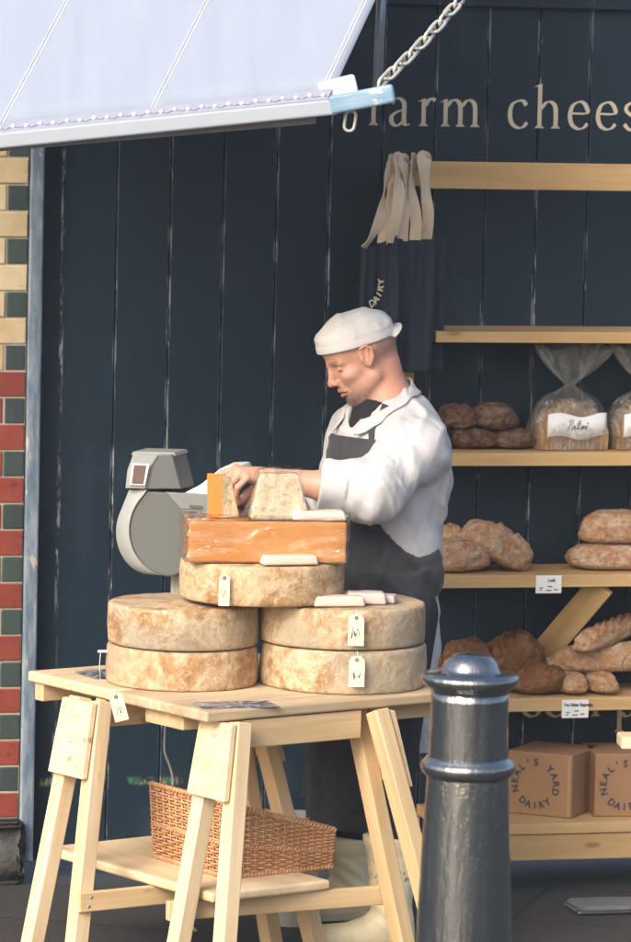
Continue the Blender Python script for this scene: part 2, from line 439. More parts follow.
# diagonal brace under the third shelf
pa = atw(588, 590, SD-.03); pb = atw(525, 642, .02)
uc = pa[0]+.01
A = Wl(uc+.03, SD-.03, Z4-.034); B = Wl(pb[0]+.03, .03, pb[1]-.06)
board('brace', A, B, .078, .022, np.cross(nrm(B-A), nrm(np.cross(nrm(B-A), [0, -1, .2]))), PINE_SHELF, sh, .002)
u0, z0 = atw(409.5, 372, .2)
board('upright', Wl(u0, .18, z0), Wl(u0, .18, Z3-.04), .03, .035, WN, PINE_SHELF, sh, .002)
board('side_panel', Wl(UR+.012, .135, .02), Wl(UR+.012, .135, zr1+.1), .27, .02, WU, PINE_SHELF, sh, .002)
# low bench with the boxes
BD = .38
zb1 = sz(560, 823, BD); zb2 = sz(560, 846, BD); zb3 = sz(560, 860, BD)
bench = thing('low_bench', 'low pine bench under the bread shelves, carrying cardboard boxes', 'bench', Wl(1.5, .2, 0), WA)
ub = atw(452, 830, BD)[0]
board('bench_top', Wl(ub, BD/2+.01, zb1-.0155), Wl(UR-.05, BD/2+.01, zb1-.0155), BD-.01, .031, (0, 0, 1), PINE_SHELF, bench, .003)
board('front_rail', Wl(ub, BD-.016, (zb1-.033+zb3)/2), Wl(UR-.05, BD-.016, (zb1-.033+zb3)/2), .03, zb1-.033-zb3, (0, 0, 1), PINE_SHELF, bench, .003)
for uu in (ub+.06, UR-.12):
    for dd in (.06, BD-.06):
        board('leg', Wl(uu, dd, 0), Wl(uu, dd, zb1-.033), .05, .05, WN, PINE_SHELF, bench, .003)

# ------------------------------------------------------------------ text helper (built-in letters on a flat object)
def text_mesh(txt, size, bold=0.):
    cu = bpy.data.curves.new('writing', 'FONT'); cu.body = txt; cu.size = size; cu.align_x = 'CENTER'; cu.align_y = 'CENTER'; cu.offset = bold; cu.resolution_u = 3
    o = bpy.data.objects.new('writing', cu); COL.objects.link(o)
    dg = bpy.context.evaluated_depsgraph_get(); me = o.evaluated_get(dg).to_mesh()
    vs = [tuple(v.co) for v in me.vertices]; fs = [tuple(p.vertices) for p in me.polygons]
    o.evaluated_get(dg).to_mesh_clear(); bpy.data.objects.remove(o); bpy.data.curves.remove(cu)
    return vs, fs
INK = m_plain('dark_ink', (.03, .035, .05), .6)
CARD = m_plain('kraft_cardboard', (.30, .17, .085), .8, var=.10, scale=14)
CARD_D = m_plain('cardboard_edge', (.36, .22, .12), .85)
def ring_text(txt, rad, size, a0, a1, inward=False, bold=.0):
    vs, fs = [], []; n = len(txt)
    for i, ch in enumerate(txt):
        if ch == ' ': continue
        a = a0+(a1-a0)*i/(n-1); v, f = text_mesh(ch, size, bold); i0 = len(vs)
        rot = a-math.pi/2 if not inward else a+math.pi/2
        c, s = math.cos(rot), math.sin(rot)
        vs += [(rad*math.cos(a)+x*c-y*s, rad*math.sin(a)+x*s+y*c) for x, y, _ in v]; fs += [tuple(i0+k for k in q) for q in f]
    return vs, fs
def dairy_ring(rad, size, bold=.0):
    v1, f1 = ring_text("NEAL'S YARD", rad, size, R(196), R(-16), bold=bold); v2, f2 = ring_text('DAIRY', rad, size, R(232), R(308), True, bold)
    n = len(v1); return v1+v2, f1+[tuple(n+k for k in q) for q in f2]
def carton(cx_px, x1_px, yb, depth_yaw, label, grp):
    """cardboard carton; the front face's lower right corner is at pixel x1"""
    zt = zb1
    u1, _ = atw(x1_px, yb, BD-.06); W, H, D = .20, .182, .21
    p = Wl(u1, BD-.06, zt)
    rz = depth_yaw; fx = np.array([math.cos(rz), math.sin(rz), 0]); fy = np.array([-math.sin(rz), math.cos(rz), 0])
    c = p-fx*W/2+fy*D/2
    t = thing('cardboard_box', label, 'box', c, rz, grp); m = MW[t.name]
    b = MB(); b.box((0, 0, H/2+.001), (W/2, 0, 0), (0, D/2, 0), (0, 0, H/2), .003, 2); b.build('carton', CARD, t, m)
    b = MB(); b.box((W/2-.009, -D/2-.0008, H/2), (.0045, 0, 0), (0, .0012, 0), (0, 0, H/2-.004)); b.build('corner_fold', CARD_D, t, m)
    b = MB(); b.box((W/2+.0004, .0, H/2), (.0008, 0, 0), (0, .004, 0), (0, 0, H/2-.006)); b.build('tape_seam', m_plain('dark_brown_tape', (.16, .085, .05), .5), t, m)  # dark brown tape strip down the side face
    v, f = dairy_ring(.063, .028, .0009)
    mk('printed_logo', [(x-.012, -D/2-.0012, z+H*.5) for x, z in v], f, INK, t, mw=m)
carton(0, 571, 822, R(-24), 'cardboard box with round printed lettering, right beside the iron bollard', 'cardboard boxes')
carton(0, 662, 822, R(8), 'cardboard box cut off by the right edge of the photo', 'cardboard boxes')

# price cards on the shelf fronts
PAPER = m_plain('white_card', (.80, .80, .78), .6, var=.03)
def price_card(x0, y0, x1, y1, word, label):
    u0, z1 = atw(x0, y0, SD+.003); u1, z0 = atw(x1, y1, SD+.003)
    t = thing('price_card', label, 'price card', Wl((u0+u1)/2, SD+.003, z0), WA); m = ux
    b = MB(); b.box(((u0+u1)/2, -SD-.004, (z0+z1)/2), ((u1-u0)/2, 0, 0), (0, .0012, 0), (0, 0, (z1-z0)/2)); b.build('card', PAPER, t, m)
    v, f = text_mesh(word, .0125, .0006); cx, cz = (u0+u1)/2+.008, z0+(z1-z0)*.72
    vs = [(cx+a*.85, -SD-.0058, cz+c) for a, c, _ in v]; fs = list(f)
    for dx, dz, wd in ((-.022, .3, .010), (.004, .38, .014), (.022, .2, .012), (.0, .16, .016), (-.024, .18, .006)):
        i = len(vs); X, Z = (u0+u1)/2+dx, z0+(z1-z0)*dz; h = .0016
        vs += [(X-wd/2, -SD-.0058, Z-h), (X+wd/2, -SD-.0058, Z-h), (X+wd/2, -SD-.0058, Z+h), (X-wd/2, -SD-.0058, Z+h)]; fs.append((i, i+1, i+2, i+3))
    mk('printing', vs, fs, INK, t, mw=m)
price_card(536, 575.5, 561, 593, 'Loafs', 'white price card on the shelf edge below the floury loaves')
price_card(562, 700, 588, 717.5, 'Two Sister Baguette', 'white price card on the shelf edge below the baguettes')

# ------------------------------------------------------------------ bread
def vnoise(p, seed=0):
    """smooth value noise, p (N,3) -> (N,) in -1..1"""
    p = np.asarray(p, np.float64); i = np.floor(p).astype(np.int64); f = p-i; f = f*f*(3-2*f); r = 0.
    def h(x, y, z):
        n = (x*73856093) ^ (y*19349663) ^ (z*83492791) ^ (seed*2654435)
        n = (n ^ (n >> 13))*1274126177 & 0x7fffffff; n = (n ^ (n >> 16)) & 0xffff; return n/32767.5-1
    for a in (0, 1):
        wx = f[:, 0] if a else 1-f[:, 0]
        for b_ in (0, 1):
            wy = f[:, 1] if b_ else 1-f[:, 1]
            for c in (0, 1):
                wz = f[:, 2] if c else 1-f[:, 2]
                r = r+wx*wy*wz*h(i[:, 0]+a, i[:, 1]+b_, i[:, 2]+c)
    return r
def m_crust(name, base, dark, flour, famt, rough=.75):
    t = NT(name); n = t.noise(t.co(), 16, 6, .65); f = t.noise(t.co(), 55, 5, .75); b_ = t.noise(t.co(), 5, 3)
    c = t.mix(t.ramp(b_, [(.32, 0), (.68, 1)]), base, dark); c = t.mix(t.ramp(n, [(.45, 0), (.8, .8)]), c, tuple(x*.6 for x in dark))
    fm = t.math('MULTIPLY', t.ramp(t.math('ADD', t.math('MULTIPLY', f, .6), t.math('MULTIPLY', n, .5)), [(.48, 0), (.66, 1)]), famt)
    c = t.mix(fm, c, flour); cr = t.voro(t.co(), 11, 'DISTANCE_TO_EDGE'); ck = t.ramp(cr, [(.0, 1), (.045, 0)]); c = t.mix(t.math('MULTIPLY', ck, .2), c, tuple(x*.5 for x in dark)); t.bump(t.math('SUBTRACT', t.math('ADD', n, t.math('MULTIPLY', f, .6)), t.math('MULTIPLY', ck, .12)), .9, .02)
    return t.fin(c, rough, .25)
CR_RYE = m_crust('rye_crust', (.17, .08, .04), (.05, .026, .018), (.42, .32, .24), .5)
CR_FLOUR = m_crust('floury_crust', (.52, .28, .13), (.36, .17, .075), (.68, .56, .44), .8)
CR_DARK = m_crust('glossy_brown_crust', (.22, .085, .030), (.075, .027, .011), (.46, .27, .13), .45, .38)
CR_BAG = m_crust('baguette_crust', (.52, .29, .13), (.40, .20, .085), (.70, .56, .42), .65)
CR_SLICE = m_crust('sliced_sourdough', (.42, .25, .11), (.25, .13, .05), (.55, .42, .27), .7)
def loaf(cat_label, name, c, size, rz, mat, grp=None, slash=0, seed=0, boxy=2.3, tilt=(0, 0), rough=.05, flat=.55, bend=0., cat='loaf'):
    """c: centre of the underside; size full lengths"""
    nu, nv = 110, 64; th = np.linspace(0, 2*np.pi, nu, endpoint=False); ph = np.linspace(-np.pi/2, np.pi/2, nv)
    T, P = np.meshgrid(th, ph); sg = lambda x, e: np.sign(x)*np.abs(x)**e; e = 2/boxy
    x = sg(np.cos(P), e)*sg(np.cos(T), e); y = sg(np.cos(P), e)*sg(np.sin(T), e); z = sg(np.sin(P), e)
    z = np.where(z < 0, z*flat, z)
    q = np.stack([x.ravel(), y.ravel(), z.ravel()], 1)
    n1 = vnoise(q*1.6+seed*3.1, seed); n2 = vnoise(q*4+seed*1.7, seed+1); n3 = vnoise(q*11+seed, seed+2)
    q *= (1+rough*1.6*n1+rough*.8*n2+rough*.55*n3)[:, None]
    if slash:
        s = np.zeros(len(q))
        for k in range(slash):
            x0 = -0.6+1.2*(k+.5)/slash; d = (q[:, 0]-x0)-.35*q[:, 1]
            s += np.exp(-(d/.07)**2)*(-.09)+np.exp(-((d-.12)/.06)**2)*.06
        q[:, 2] += np.where(q[:, 2] > .1, s, 0)
    q[:, 2] = (q[:, 2]+flat)/(1+flat)
    q[:, 2] = np.maximum(q[:, 2], .015+.01*n2)
    if bend: q[:, 1] += bend*(q[:, 0]**2)
    q *= np.array([size[0]/2, size[1]/2, size[2]])
    fs = []
    for j in range(nv-1):
        for i in range(nu): fs.append((j*nu+i, j*nu+(i+1) % nu, (j+1)*nu+(i+1) % nu, (j+1)*nu+i))
    m = Matrix.Translation(V(c)) @ Matrix.Rotation(rz, 4, 'Z') @ Matrix.Rotation(tilt[1], 4, 'Y') @ Matrix.Rotation(tilt[0], 4, 'X')
    o = mk(name, q, fs, mat, None, True, m)
    return tag(o, cat_label, cat, grp)
def onshelf(px, d, z): u, _ = atw(px, 400, d); return Wl(u, d, z)
def shelf_px(x0, x1, d): a, _ = atw(x0, 450, d); b_, _ = atw(x1, 450, d); return (a+b_)/2, b_-a
def L_(x0, x1, d, z, h, dep, mat, label, name='loaf', extra_rz=0., **kw):
    u, wd = shelf_px(x0, x1, d); return loaf(label, name, Wl(u, d, z), (wd, dep, h), WA+extra_rz, mat, **kw)
h2 = .003
G1 = 'dark rye loaves'; 
L_(440, 498, .12, Z3+.001, .062, .13, CR_RYE, 'dark rye loaf on the lower layer, close to the man in white', 'rye_loaf', grp=G1, seed=3, rough=.06)
L_(489, 536, .13, Z3+.001, .058, .13, CR_RYE, 'dark rye loaf on the lower layer, beside the bagged sliced bread', 'rye_loaf', grp=G1, seed=4, rough=.06)
L_(427, 448, .12, Z3+.001, .06, .13, CR_RYE, 'dark rye loaf almost wholly hidden behind the shoulder in white', 'rye_loaf', grp=G1, seed=9, rough=.06)
L_(438, 474, .12, Z3+.056, .076, .12, CR_RYE, 'crusty rye loaf with a rough top, upper layer near the man', 'rye_loaf', grp=G1, seed=5, rough=.11)
L_(471, 515, .12, Z3+.054, .074, .13, CR_RYE, 'domed rye loaf with a reddish crust lying across two others', 'rye_loaf', grp=G1, seed=6, rough=.07)
G2 = 'floury loaves on the middle shelf'
L_(421, 492, .17, Z4+.001, .095, .15, CR_FLOUR, 'low floury loaf lying in front, half under its tilted neighbour', 'floury_loaf', grp=G2, seed=11, rough=.06)
L_(436, 475, .09, Z4+.001, .125, .10, CR_FLOUR, 'floury loaf standing behind two others, only its top showing', 'floury_loaf', grp=G2, seed=12, rough=.06)
u, wd = shelf_px(459, 527, .15)
loaf('big floury loaf leaning steeply down to the right on others', 'floury_loaf', Wl(u-.0, .155, Z4+.028), (.215, .14, .105), WA, CR_FLOUR, G2, slash=2, seed=13, tilt=(0, R(26)), rough=.045, boxy=2.7)
L_(571, 665, .15, Z4+.001, .078, .13, CR_FLOUR, 'long floury loaf lying underneath at the right edge', 'floury_loaf', grp=G2, seed=14, rough=.035, boxy=2.8)
L_(583, 652, .15, Z4+.074, .098, .13, CR_FLOUR, 'plump floury loaf on top of another at the right edge', 'floury_loaf', grp=G2, seed=15, rough=.04, boxy=2.7)
G3 = 'dark brown loaves on the lower shelf'
L_(443, 499, .12, Z5+.001, .158, .14, CR_DARK, 'dark brown loaf peeping up behind the cap of the bollard', 'brown_loaf', grp=G3, seed=21, rough=.07)
u, wd = shelf_px(492, 552, .12)
loaf('round dark loaf raised on top of the pile, below the brace', 'brown_loaf', Wl(u, .13, Z5+.045), (.165, .14, .125), WA, CR_DARK, G3, slash=2, seed=22, tilt=(0, R(-14)), rough=.07, boxy=2.5)
L_(514, 573, .17, Z5+.001, .093, .14, CR_DARK, 'glossy brown loaf lying in front on the shelf beside baguettes', 'brown_loaf', grp=G3, slash=3, seed=23, rough=.05)
G4 = 'baguettes'
def bag(A, B, w_, h_, label, seed):
    """stick of bread from A to B (points on its underside)"""
    A, B = np.array(A), np.array(B); d = B-A; L = np.linalg.norm(d); rz = math.atan2(d[1], d[0]); ty = -math.asin(d[2]/L)
    return loaf(label, 'baguette', (A+B)/2, (L, w_, h_), rz, CR_BAG, G4, slash=5, seed=seed, tilt=(0, ty), rough=.05, boxy=2.6, cat='baguette')
def stick(x, wx, h, label, seed):
    u, wd = shelf_px(x-wx/2, x+wx/2, SD-.03); bag(Wl(u, SD-.015, Z5+.001), Wl(u-.03, .02, Z5+.001), wd, h, label, seed)
stick(586, 30, .062, 'short baguette end pointing outwards beside the glossy brown loaf', 31)
stick(617, 30, .064, 'baguette end pointing outwards, right of the other bottom one', 32)
u0, _ = atw(548, 670, .16); u1, _ = atw(700, 670, .16)
bag(Wl(u0, .15, Z5+.055), Wl(u1, .15, Z5+.06), .085, .085, 'long floury baguette lying along the shelf on the lower ones', 33)
u0, _ = atw(580, 650, .24); u1, _ = atw(640, 640, .05)
bag(Wl(u0, .225, Z5+.112), Wl(u1, .05, Z5+.165), .075, .07, 'baguette lying slantwise on top of the bread pile', 34)

# bagged sliced loaves
def m_film():
    t = NT('clear_cellophane'); tr = t.n('ShaderNodeBsdfTransparent'); gl = t.n('ShaderNodeBsdfGlossy'); gl.inputs['Roughness'].default_value = .09; gl.inputs['Color'].default_value = (1, 1, 1, 1)
    tr.inputs['Color'].default_value = (.93, .94, .94, 1); df = t.n('ShaderNodeBsdfDiffuse'); df.inputs['Color'].default_value = (.75, .77, .78, 1)
    lw = t.n('ShaderNodeLayerWeight'); lw.inputs['Blend'].default_value = .5
    bp = t.n('ShaderNodeBump'); bp.inputs['Strength'].default_value = .9; bp.inputs['Distance'].default_value = .02; t.L(t.noise(t.co((1, 1, .6)), 26, 4, .6, 1.5), bp.inputs['Height'])
    t.L(bp.outputs[0], gl.inputs['Normal']); t.L(bp.outputs[0], lw.inputs['Normal'])
    m0 = t.n('ShaderNodeMixShader'); m0.inputs[0].default_value = .05; t.L(tr.outputs[0], m0.inputs[1]); t.L(df.outputs[0], m0.inputs[2])
    m1 = t.n('ShaderNodeMixShader'); t.L(t.math('ADD', t.math('MULTIPLY', t.math('POWER', lw.outputs['Facing'], 2.5), .6), .07), m1.inputs[0]); t.L(m0.outputs[0], m1.inputs[1]); t.L(gl.outputs[0], m1.inputs[2])
    t.L(m1.outputs[0], t.out.inputs['Surface']); return t.m
FILM = m_film()
SCRIPT = {'P': [[(.0, -.1), (.18, .5), (.25, 1.0), (.2, .4)], [(-.1, .85), (.2, 1.1), (.55, .95), (.5, .6), (.2, .5)]],
          'o': [[(.3, .45), (.1, .3), (.12, .05), (.32, .05), (.42, .3), (.3, .45), (.5, .4)]], 'i': [[(.05, .4), (.15, .1), (.2, .02), (.38, .2)], [(.2, .62), (.23, .66)]],
          'l': [[(.0, .1), (.25, .6), (.3, 1.0), (.15, .8), (.1, .2), (.2, .02), (.35, .2)]], 'a': [[(.35, .42), (.12, .35), (.1, .06), (.28, .1), (.38, .4), (.36, .08), (.52, .15)]],
          'n': [[(.05, .4), (.12, .05), (.12, .3), (.28, .42), (.34, .1), (.5, .12)]], 'e': [[(.08, .2), (.3, .35), (.2, .45), (.08, .2), (.2, .02), (.42, .15)], [(.1, .62), (.22, .78), (.34, .62)]]}
def bagged(xc, x0, x1, label):
    u, wd = shelf_px(x0, x1, .15); base = Wl(u, .15, Z3)
    t = thing('bagged_bread', label, 'bagged bread', base, WA, 'bagged sliced loaves'); m = MW[t.name]
    H = .172; D = .12
    # sliced half loaf: many thin slices with a round top
    b = MB(); ns = 15
    for i in range(ns):
        x = -wd/2+.012+(wd-.024)*(i+.5)/ns; k = 1-.55*abs(2*(i+.5)/ns-1)**2.6
        hh = H*.84*k; pts = []
        for j in range(13):
            a = math.pi*j/12; pts.append((x-(wd-.024)/ns*.44, -D/2*math.cos(a)*.96, .003+hh*(.55+.45*math.sin(a))+random.uniform(-.002, .002)))
        pts = [(pts[0][0], -D/2*.9, .003)]+pts+[(pts[0][0], D/2*.9, .003)]
        b.prism(pts, np.array([(wd-.024)/ns*.88, 0, 0]))
    b.build('sliced_bread', CR_SLICE, t, m)
    def film(a, hgt):
        # bag outline: full round the bread, gathered neck, flared ruffle
        prof = [(0, 1.0), (.35, 1.03), (.62, .9), (.82, .62), (.93, .3), (1.0, .1), (1.08, .22), (1.25, .5), (1.45, .72), (1.62, .84)]
        z = hgt; r = prof[-1][1]
        for (z0, r0), (z1, r1) in zip(prof[:-1], prof[1:]):
            if z <= z1: r = r0+(r1-r0)*(z-z0)/(z1-z0); break
        return r
    vs, fs = [], []; na, nz = 90, 44
    for j in range(nz):
        zz = 1.62*j/(nz-1); 
        for i in range(na):
            a = 2*math.pi*i/na; r = film(a, zz)
            fold = .05*math.sin(9*a+3*zz)+.05*math.sin(5*a-2*zz)+.03*math.sin(17*a+5*zz)
            amp = .25 if zz < .7 else (.9 if zz < 1.02 else 1.7); r *= 1+fold*amp*1.6
            flat = 1 if zz < .8 else .8
            if zz > 1.02: zz2 = zz+.1*math.sin(4*a+1)*(zz-1)
            else: zz2 = zz
            vs.append((r*math.cos(a)*(wd/2+.004)*1.0, r*math.sin(a)*(D/2+.006)*flat*1.05, .002+zz2*H*1.06))
    for j in range(nz-1):
        for i in range(na): fs.append((j*na+i, j*na+(i+1) % na, (j+1)*na+(i+1) % na, (j+1)*na+i))
    mk('bag', vs, fs, FILM, t, True, m)
    # white paper band with handwritten-style name
    b = MB(); n = 18; rows = []
    for zz in (.038, .104):
        row = []
        for i in range(n):
            x = -wd*.36+wd*.78*i/(n-1); y = -(D/2+.008)*(1-.32*abs(x/(wd/2))**2.4); row.append((x, y, zz+.006*math.sin(i*.5)))
        rows.append(row)
    vv = rows[0]+rows[1]; ff = [(i, i+1, n+i+1, n+i) for i in range(n-1)]
    lb = mk('label', vv, ff, PAPER, t, True, m); md = lb.modifiers.new('thick', 'SOLIDIFY'); md.thickness = .0006
    p = Pen(); x = 0; sc = .026
    for ch in 'Poilane':
        for st in SCRIPT[ch]:
            i0 = len(p.v); p.stroke([(x+a+.25*c, c) for a, c in st], thick=.09, thin=.035)
        x += .5 if ch == 'P' else .4
    yy = lambda X: -(D/2+.0096)*(1-.32*abs(X/(wd/2))**2.4)
    pts = [(-.026+a*sc*.8, c*sc+.062) for a, c in p.v]
    mk('handwriting', [(X, yy(X)-.0006, Z) for X, Z in pts], p.f, INK, t, mw=m)
bagged(0, 530, 606, 'sliced loaf in a knotted clear bag with a white paper band')
bagged(0, 606, 682, 'clear-bagged sliced loaf cut off by the right edge of the photo')

# ------------------------------------------------------------------ tote bags on the end of the rail
TOTE = m_plain('navy_cotton', (.030, .038, .055), .85, .2, var=.2, scale=120, bump=.3)
STRAP = m_plain('cream_cotton_tape', (.66, .54, .40), .8, .2, var=.08, scale=60, bump=.2)
def tote(x0, x1, ytop_l, ytop_r, ybot, d, label, hs, logo=False, back=0.):
    u0, za = atw(x0, ytop_l, d); u1, zb_ = atw(x1, ytop_r, d); _, zc = atw((x0+x1)/2, ybot, d)
    t = thing('tote_bag', label, 'bag', Wl((u0+u1)/2, d, zc), WA, 'tote bags hanging on the rail'); m = ux
    nu, nv = 22, 26; vs, fs = [], []
    for side in (0, 1):
        for j in range(nv+1):
            for i in range(nu+1):
                s, r = i/nu, j/nv; u = u0+(u1-u0)*s; zt = za+(zb_-za)*s; z = zt+(zc-zt)*r
                fold = .017*math.sin(s*7+r*2.4+back*3)*(.4+.6*r)+.006*math.sin(s*21+back)
                y = -(d+fold)+(.012 if side else 0)*(1-.5*abs(2*s-1)**4)
                u_ = u+.008*math.sin(r*3+back)*(s-.5)+.012*r*(s-.5)
                vs.append((u_, y, z-.006*math.sin(s*math.pi)*(1-r)))
    K = (nu+1)*(nv+1)
    for j in range(nv):
        for i in range(nu):
            a = j*(nu+1)+i; fs.append((a, a+1, a+nu+2, a+nu+1)); b_ = K+a; fs.append((b_, b_+nu+1, b_+nu+2, b_+1))
    for j in range(nv):
        for e in (0, nu):
            a = j*(nu+1)+e; fs.append((a, a+nu+1, K+a+nu+1, K+a))
    for i in range(nu): a = nv*(nu+1)+i; fs.append((a, a+1, K+a+1, K+a))
    mk('bag_body', vs, fs, TOTE, t, True, m)
    for pts, wd in hs:
        P = []
        for (px, py, dd, wpx) in pts:
            u, z = atw(px, py, dd); P.append((u, -dd, z, wpx/345.))
        Q = catmull([p_+(math.radians(wd[k_]),) for k_, p_ in enumerate(P)], 22); pos = [q[:3] for q in Q]; wv, nv_ = [], []
        for i, q in enumerate(Q):
            tg = nrm(np.array(Q[min(i+1, len(Q)-1)][:3])-np.array(Q[max(i-1, 0)][:3]))
            tw = q[4]; n0 = np.array([math.sin(tw), -math.cos(tw), 0]); wdv = nrm(np.cross(tg, n0)); wv.append(wdv*.0165); nv_.append(nrm(np.cross(wdv, tg)))
        MB().ribbon(pos, wv, nv_, .002).build('handle', STRAP, t, m)
    if logo:
        v, f = ring_text('DAIRY', .062, .030, R(236), R(304), True, .0008)
        uc, zc2 = atw(366, 283, d); a = R(62); c, s_ = math.cos(a), math.sin(a)
        vs = [(uc+(x*c-y*s_)*.75-.006, -(d+.0135), zc2+(x*s_+y*c)-.002) for x, y in v]
        mk('printed_logo', vs, f, LETTER, t, mw=m)
TB = SD
over = lambda x, y: [(x, y, TB+.012, 9), (x+1, y-3, TB-.012, 9), (x+1, y+9, TB-.035, 9)]
tote(394, 446, 236, 240, 372, TB-.03, 'dark tote bag at the back of the bunch, nearest the shelves',
     [([(426, 241, TB-.01, 9), (428, 212, TB+.012, 9), (423, 182, TB+.016, 9)]+over(422, 160), (-20, -15, 55, 10, 0, 0)),
      ([(418, 241, TB-.012, 9), (431, 214, TB-.002, 9), (425, 186, TB+.004, 9)]+over(425, 161), (40, 65, 20, -10, 0, 0))], back=1.)
tote(386, 434, 236, 239, 372, TB+.012, 'plain dark tote bag in the middle of the hanging bunch',
     [([(402, 241, TB+.016, 9), (404, 215, TB+.030, 9), (407, 187, TB+.034, 9)]+over(403, 163), (0, 10, 62, 15, 0, 0)),
      ([(415, 240, TB+.016, 9), (416, 221, TB+.024, 9), (412, 190, TB+.026, 9)]+over(412, 162), (-5, -30, 40, 70, 20, 0))], back=2.)
tote(362, 396, 249, 235, 366, TB+.045, 'navy tote bag turned to the left showing cream round lettering',
     [([(363.5, 248, TB+.05, 9), (371, 238, TB+.055, 9), (381, 216, TB+.05, 9), (384, 194, TB+.045, 9), (388, 175, TB+.04, 9)]+over(391, 163), (50, 55, 10, 68, 40, 30, 0, 0)),
      ([(391, 243, TB+.05, 9), (396, 218, TB+.062, 9), (399, 192, TB+.055, 9), (398, 176, TB+.045, 9)]+over(397, 161), (25, 5, -10, 45, 20, 0, 0)),
      ([(382, 244, TB+.03, 9), (386, 222, TB+.034, 9), (391, 196, TB+.036, 9)]+over(396, 163), (-50, -35, -60, -10, 0, 0))], True, back=0.)
TB = SD

# ------------------------------------------------------------------ trestle table
HZ = .73; NN = atz(207, 712, HZ); LL = atz(10, 672, HZ); qd = nrm(atz(428, 693, HZ)-NN); pdir = np.array([-qd[1], qd[0], 0])
PL = float((LL-NN)@pdir); QL = .86; UP = np.array([0, 0, 1.])
def T(p, q, z=0): return NN*np.array([1, 1, 0])+pdir*p+qd*q+UP*z
tt = thing('table_top', 'worn pine table top resting on two trestles, loaded with cheeses', 'table', T(PL/2, QL/2, HZ-.028))
nb = 4
for i in range(nb):                                                 # boards run along the q side
    a = PL*i/nb+.001; c = PL*(i+1)/nb-.001
    board('top_board', T((a+c)/2, 0 if i else -.0, HZ-.014), T((a+c)/2, QL, HZ-.014), c-a, .028, UP, PINE_WORN if i < 2 else PINE_PALE, tt, .006, 3)
board('batten', T(.78, .01, HZ-.052), T(.78, QL-.03, HZ-.052), .04, .046, UP, PINE, tt, .003)
board('batten', T(.23, .03, HZ-.049), T(.23, QL-.03, HZ-.049), .17, .040, UP, PINE, tt, .003)
board('batten', T(.10, .25, HZ-.052), T(.10, QL-.03, HZ-.052), .07, .046, UP, PINE, tt, .003)
GRAPH = m_plain('pencil', (.22, .20, .18), .7)
SCREW = m_plain('zinc_screws', (.55, .55, .55), .3, metal=1.)
def trestle(ptop, label, feet, qa, qb):
    """ptop: p of the beam; feet: ground points for -q/+p, -q/-p, +q/+p, +q/-p legs"""
    t = thing('trestle', label, 'trestle', T(ptop, (qa+qb)/2, 0), 0, 'trestles'); zt = HZ-.031
    bm = board('beam', T(ptop, qa+.03, zt-.036), T(ptop, qb-.03, zt-.036), .045, .072, UP, PINE, t)
    for k, (fx) in enumerate(feet):
        sg = 1 if k % 2 == 0 else -1; qe = qa if k < 2 else qb
        topp = T(ptop+sg*.047, qe, zt+.0); foot = np.array(fx)
        d = nrm(topp-foot)
        out = qd*(-1 if k < 2 else 1)
        board('leg', foot, topp, .048, .042, np.cross(d, np.cross(out, d)), PINE_PALE if k < 2 else PINE, t, .003)
    for qe, sg, fa in ((qa, -1, feet[0:2]), (qb, 1, feet[2:4])):
        c0 = T(ptop, qe, zt); 
        # gusset plate nailed across the outside of the pair
        legA = lambda s: c0+pdir*(.047)+(np.array(fa[0])-(c0+pdir*.047))*s
        legB = lambda s: c0-pdir*(.047)+(np.array(fa[1])-(c0-pdir*.047))*s
        off = qd*sg*.026
        pts = [legA(.0)+pdir*.022+off, legA(.27)+pdir*.022+off, legB(.27)-pdir*.0-pdir*.012+off, legB(0)-pdir*.022+off]
        m = Matrix.Translation(V(pts[0])); MB().prism([p-pts[0] for p in pts], qd*sg*.016, .002).build('gusset', PINE_PALE if sg < 0 else PINE, t, m)
        for a_, b_ in ((.12, .12), (.85, .1), (.15, .9), (.8, .86), (.5, .55)):
            pn = (pts[0]*(1-a_)+pts[3]*a_)*(1-b_)+(pts[1]*(1-a_)+pts[2]*a_)*b_+qd*sg*.0162
            MB().lathe([(.0028, 0), (.0026, .0006), (.0005, .0008)], n=10).build('nail', SCREW, t, Matrix.Translation(V(pn)) @ V(qd*sg).to_track_quat('Z', 'Y').to_matrix().to_4x4())
        if sg < 0:
            pm_ = (pts[0]+pts[3])*.5*.72+(pts[1]+pts[2])*.5*.28+qd*sg*.0165; pe = Pen(); rr = random.Random(int(ptop*100))
            for k_ in range(3):
                pe.stroke([(-.012+.008*j_+rr.uniform(-.002, .002), .02-.022*k_+rr.uniform(-.007, .007)) for j_ in range(5)], .0016, .0008)
            mk('pencil_marks', [pm_-pdir*x_+UP*z_ for x_, z_ in pe.v], pe.f, GRAPH, t)
    return t
def foot(x, y): return atz(x, y, 0.)
P1, P2 = .49, .03
f1 = [T(.51, -.19, 0), T(.32, -.175, 0), T(.44, .54, 0), T(.26, .56, 0)]
f2 = [T(.096, -.03, 0), T(-.131, -.035, 0), T(-.06, .617, 0), T(-.28, .58, 0)]
QA1, QB1, QA2, QB2 = -.02, .46, .09, .52
t1 = trestle(P1, 'pine trestle under the far left end of the table', f1, QA1, QB1)
t2 = trestle(P2, 'pine trestle nearest the camera with marked gusset plate', f2, QA2, QB2)
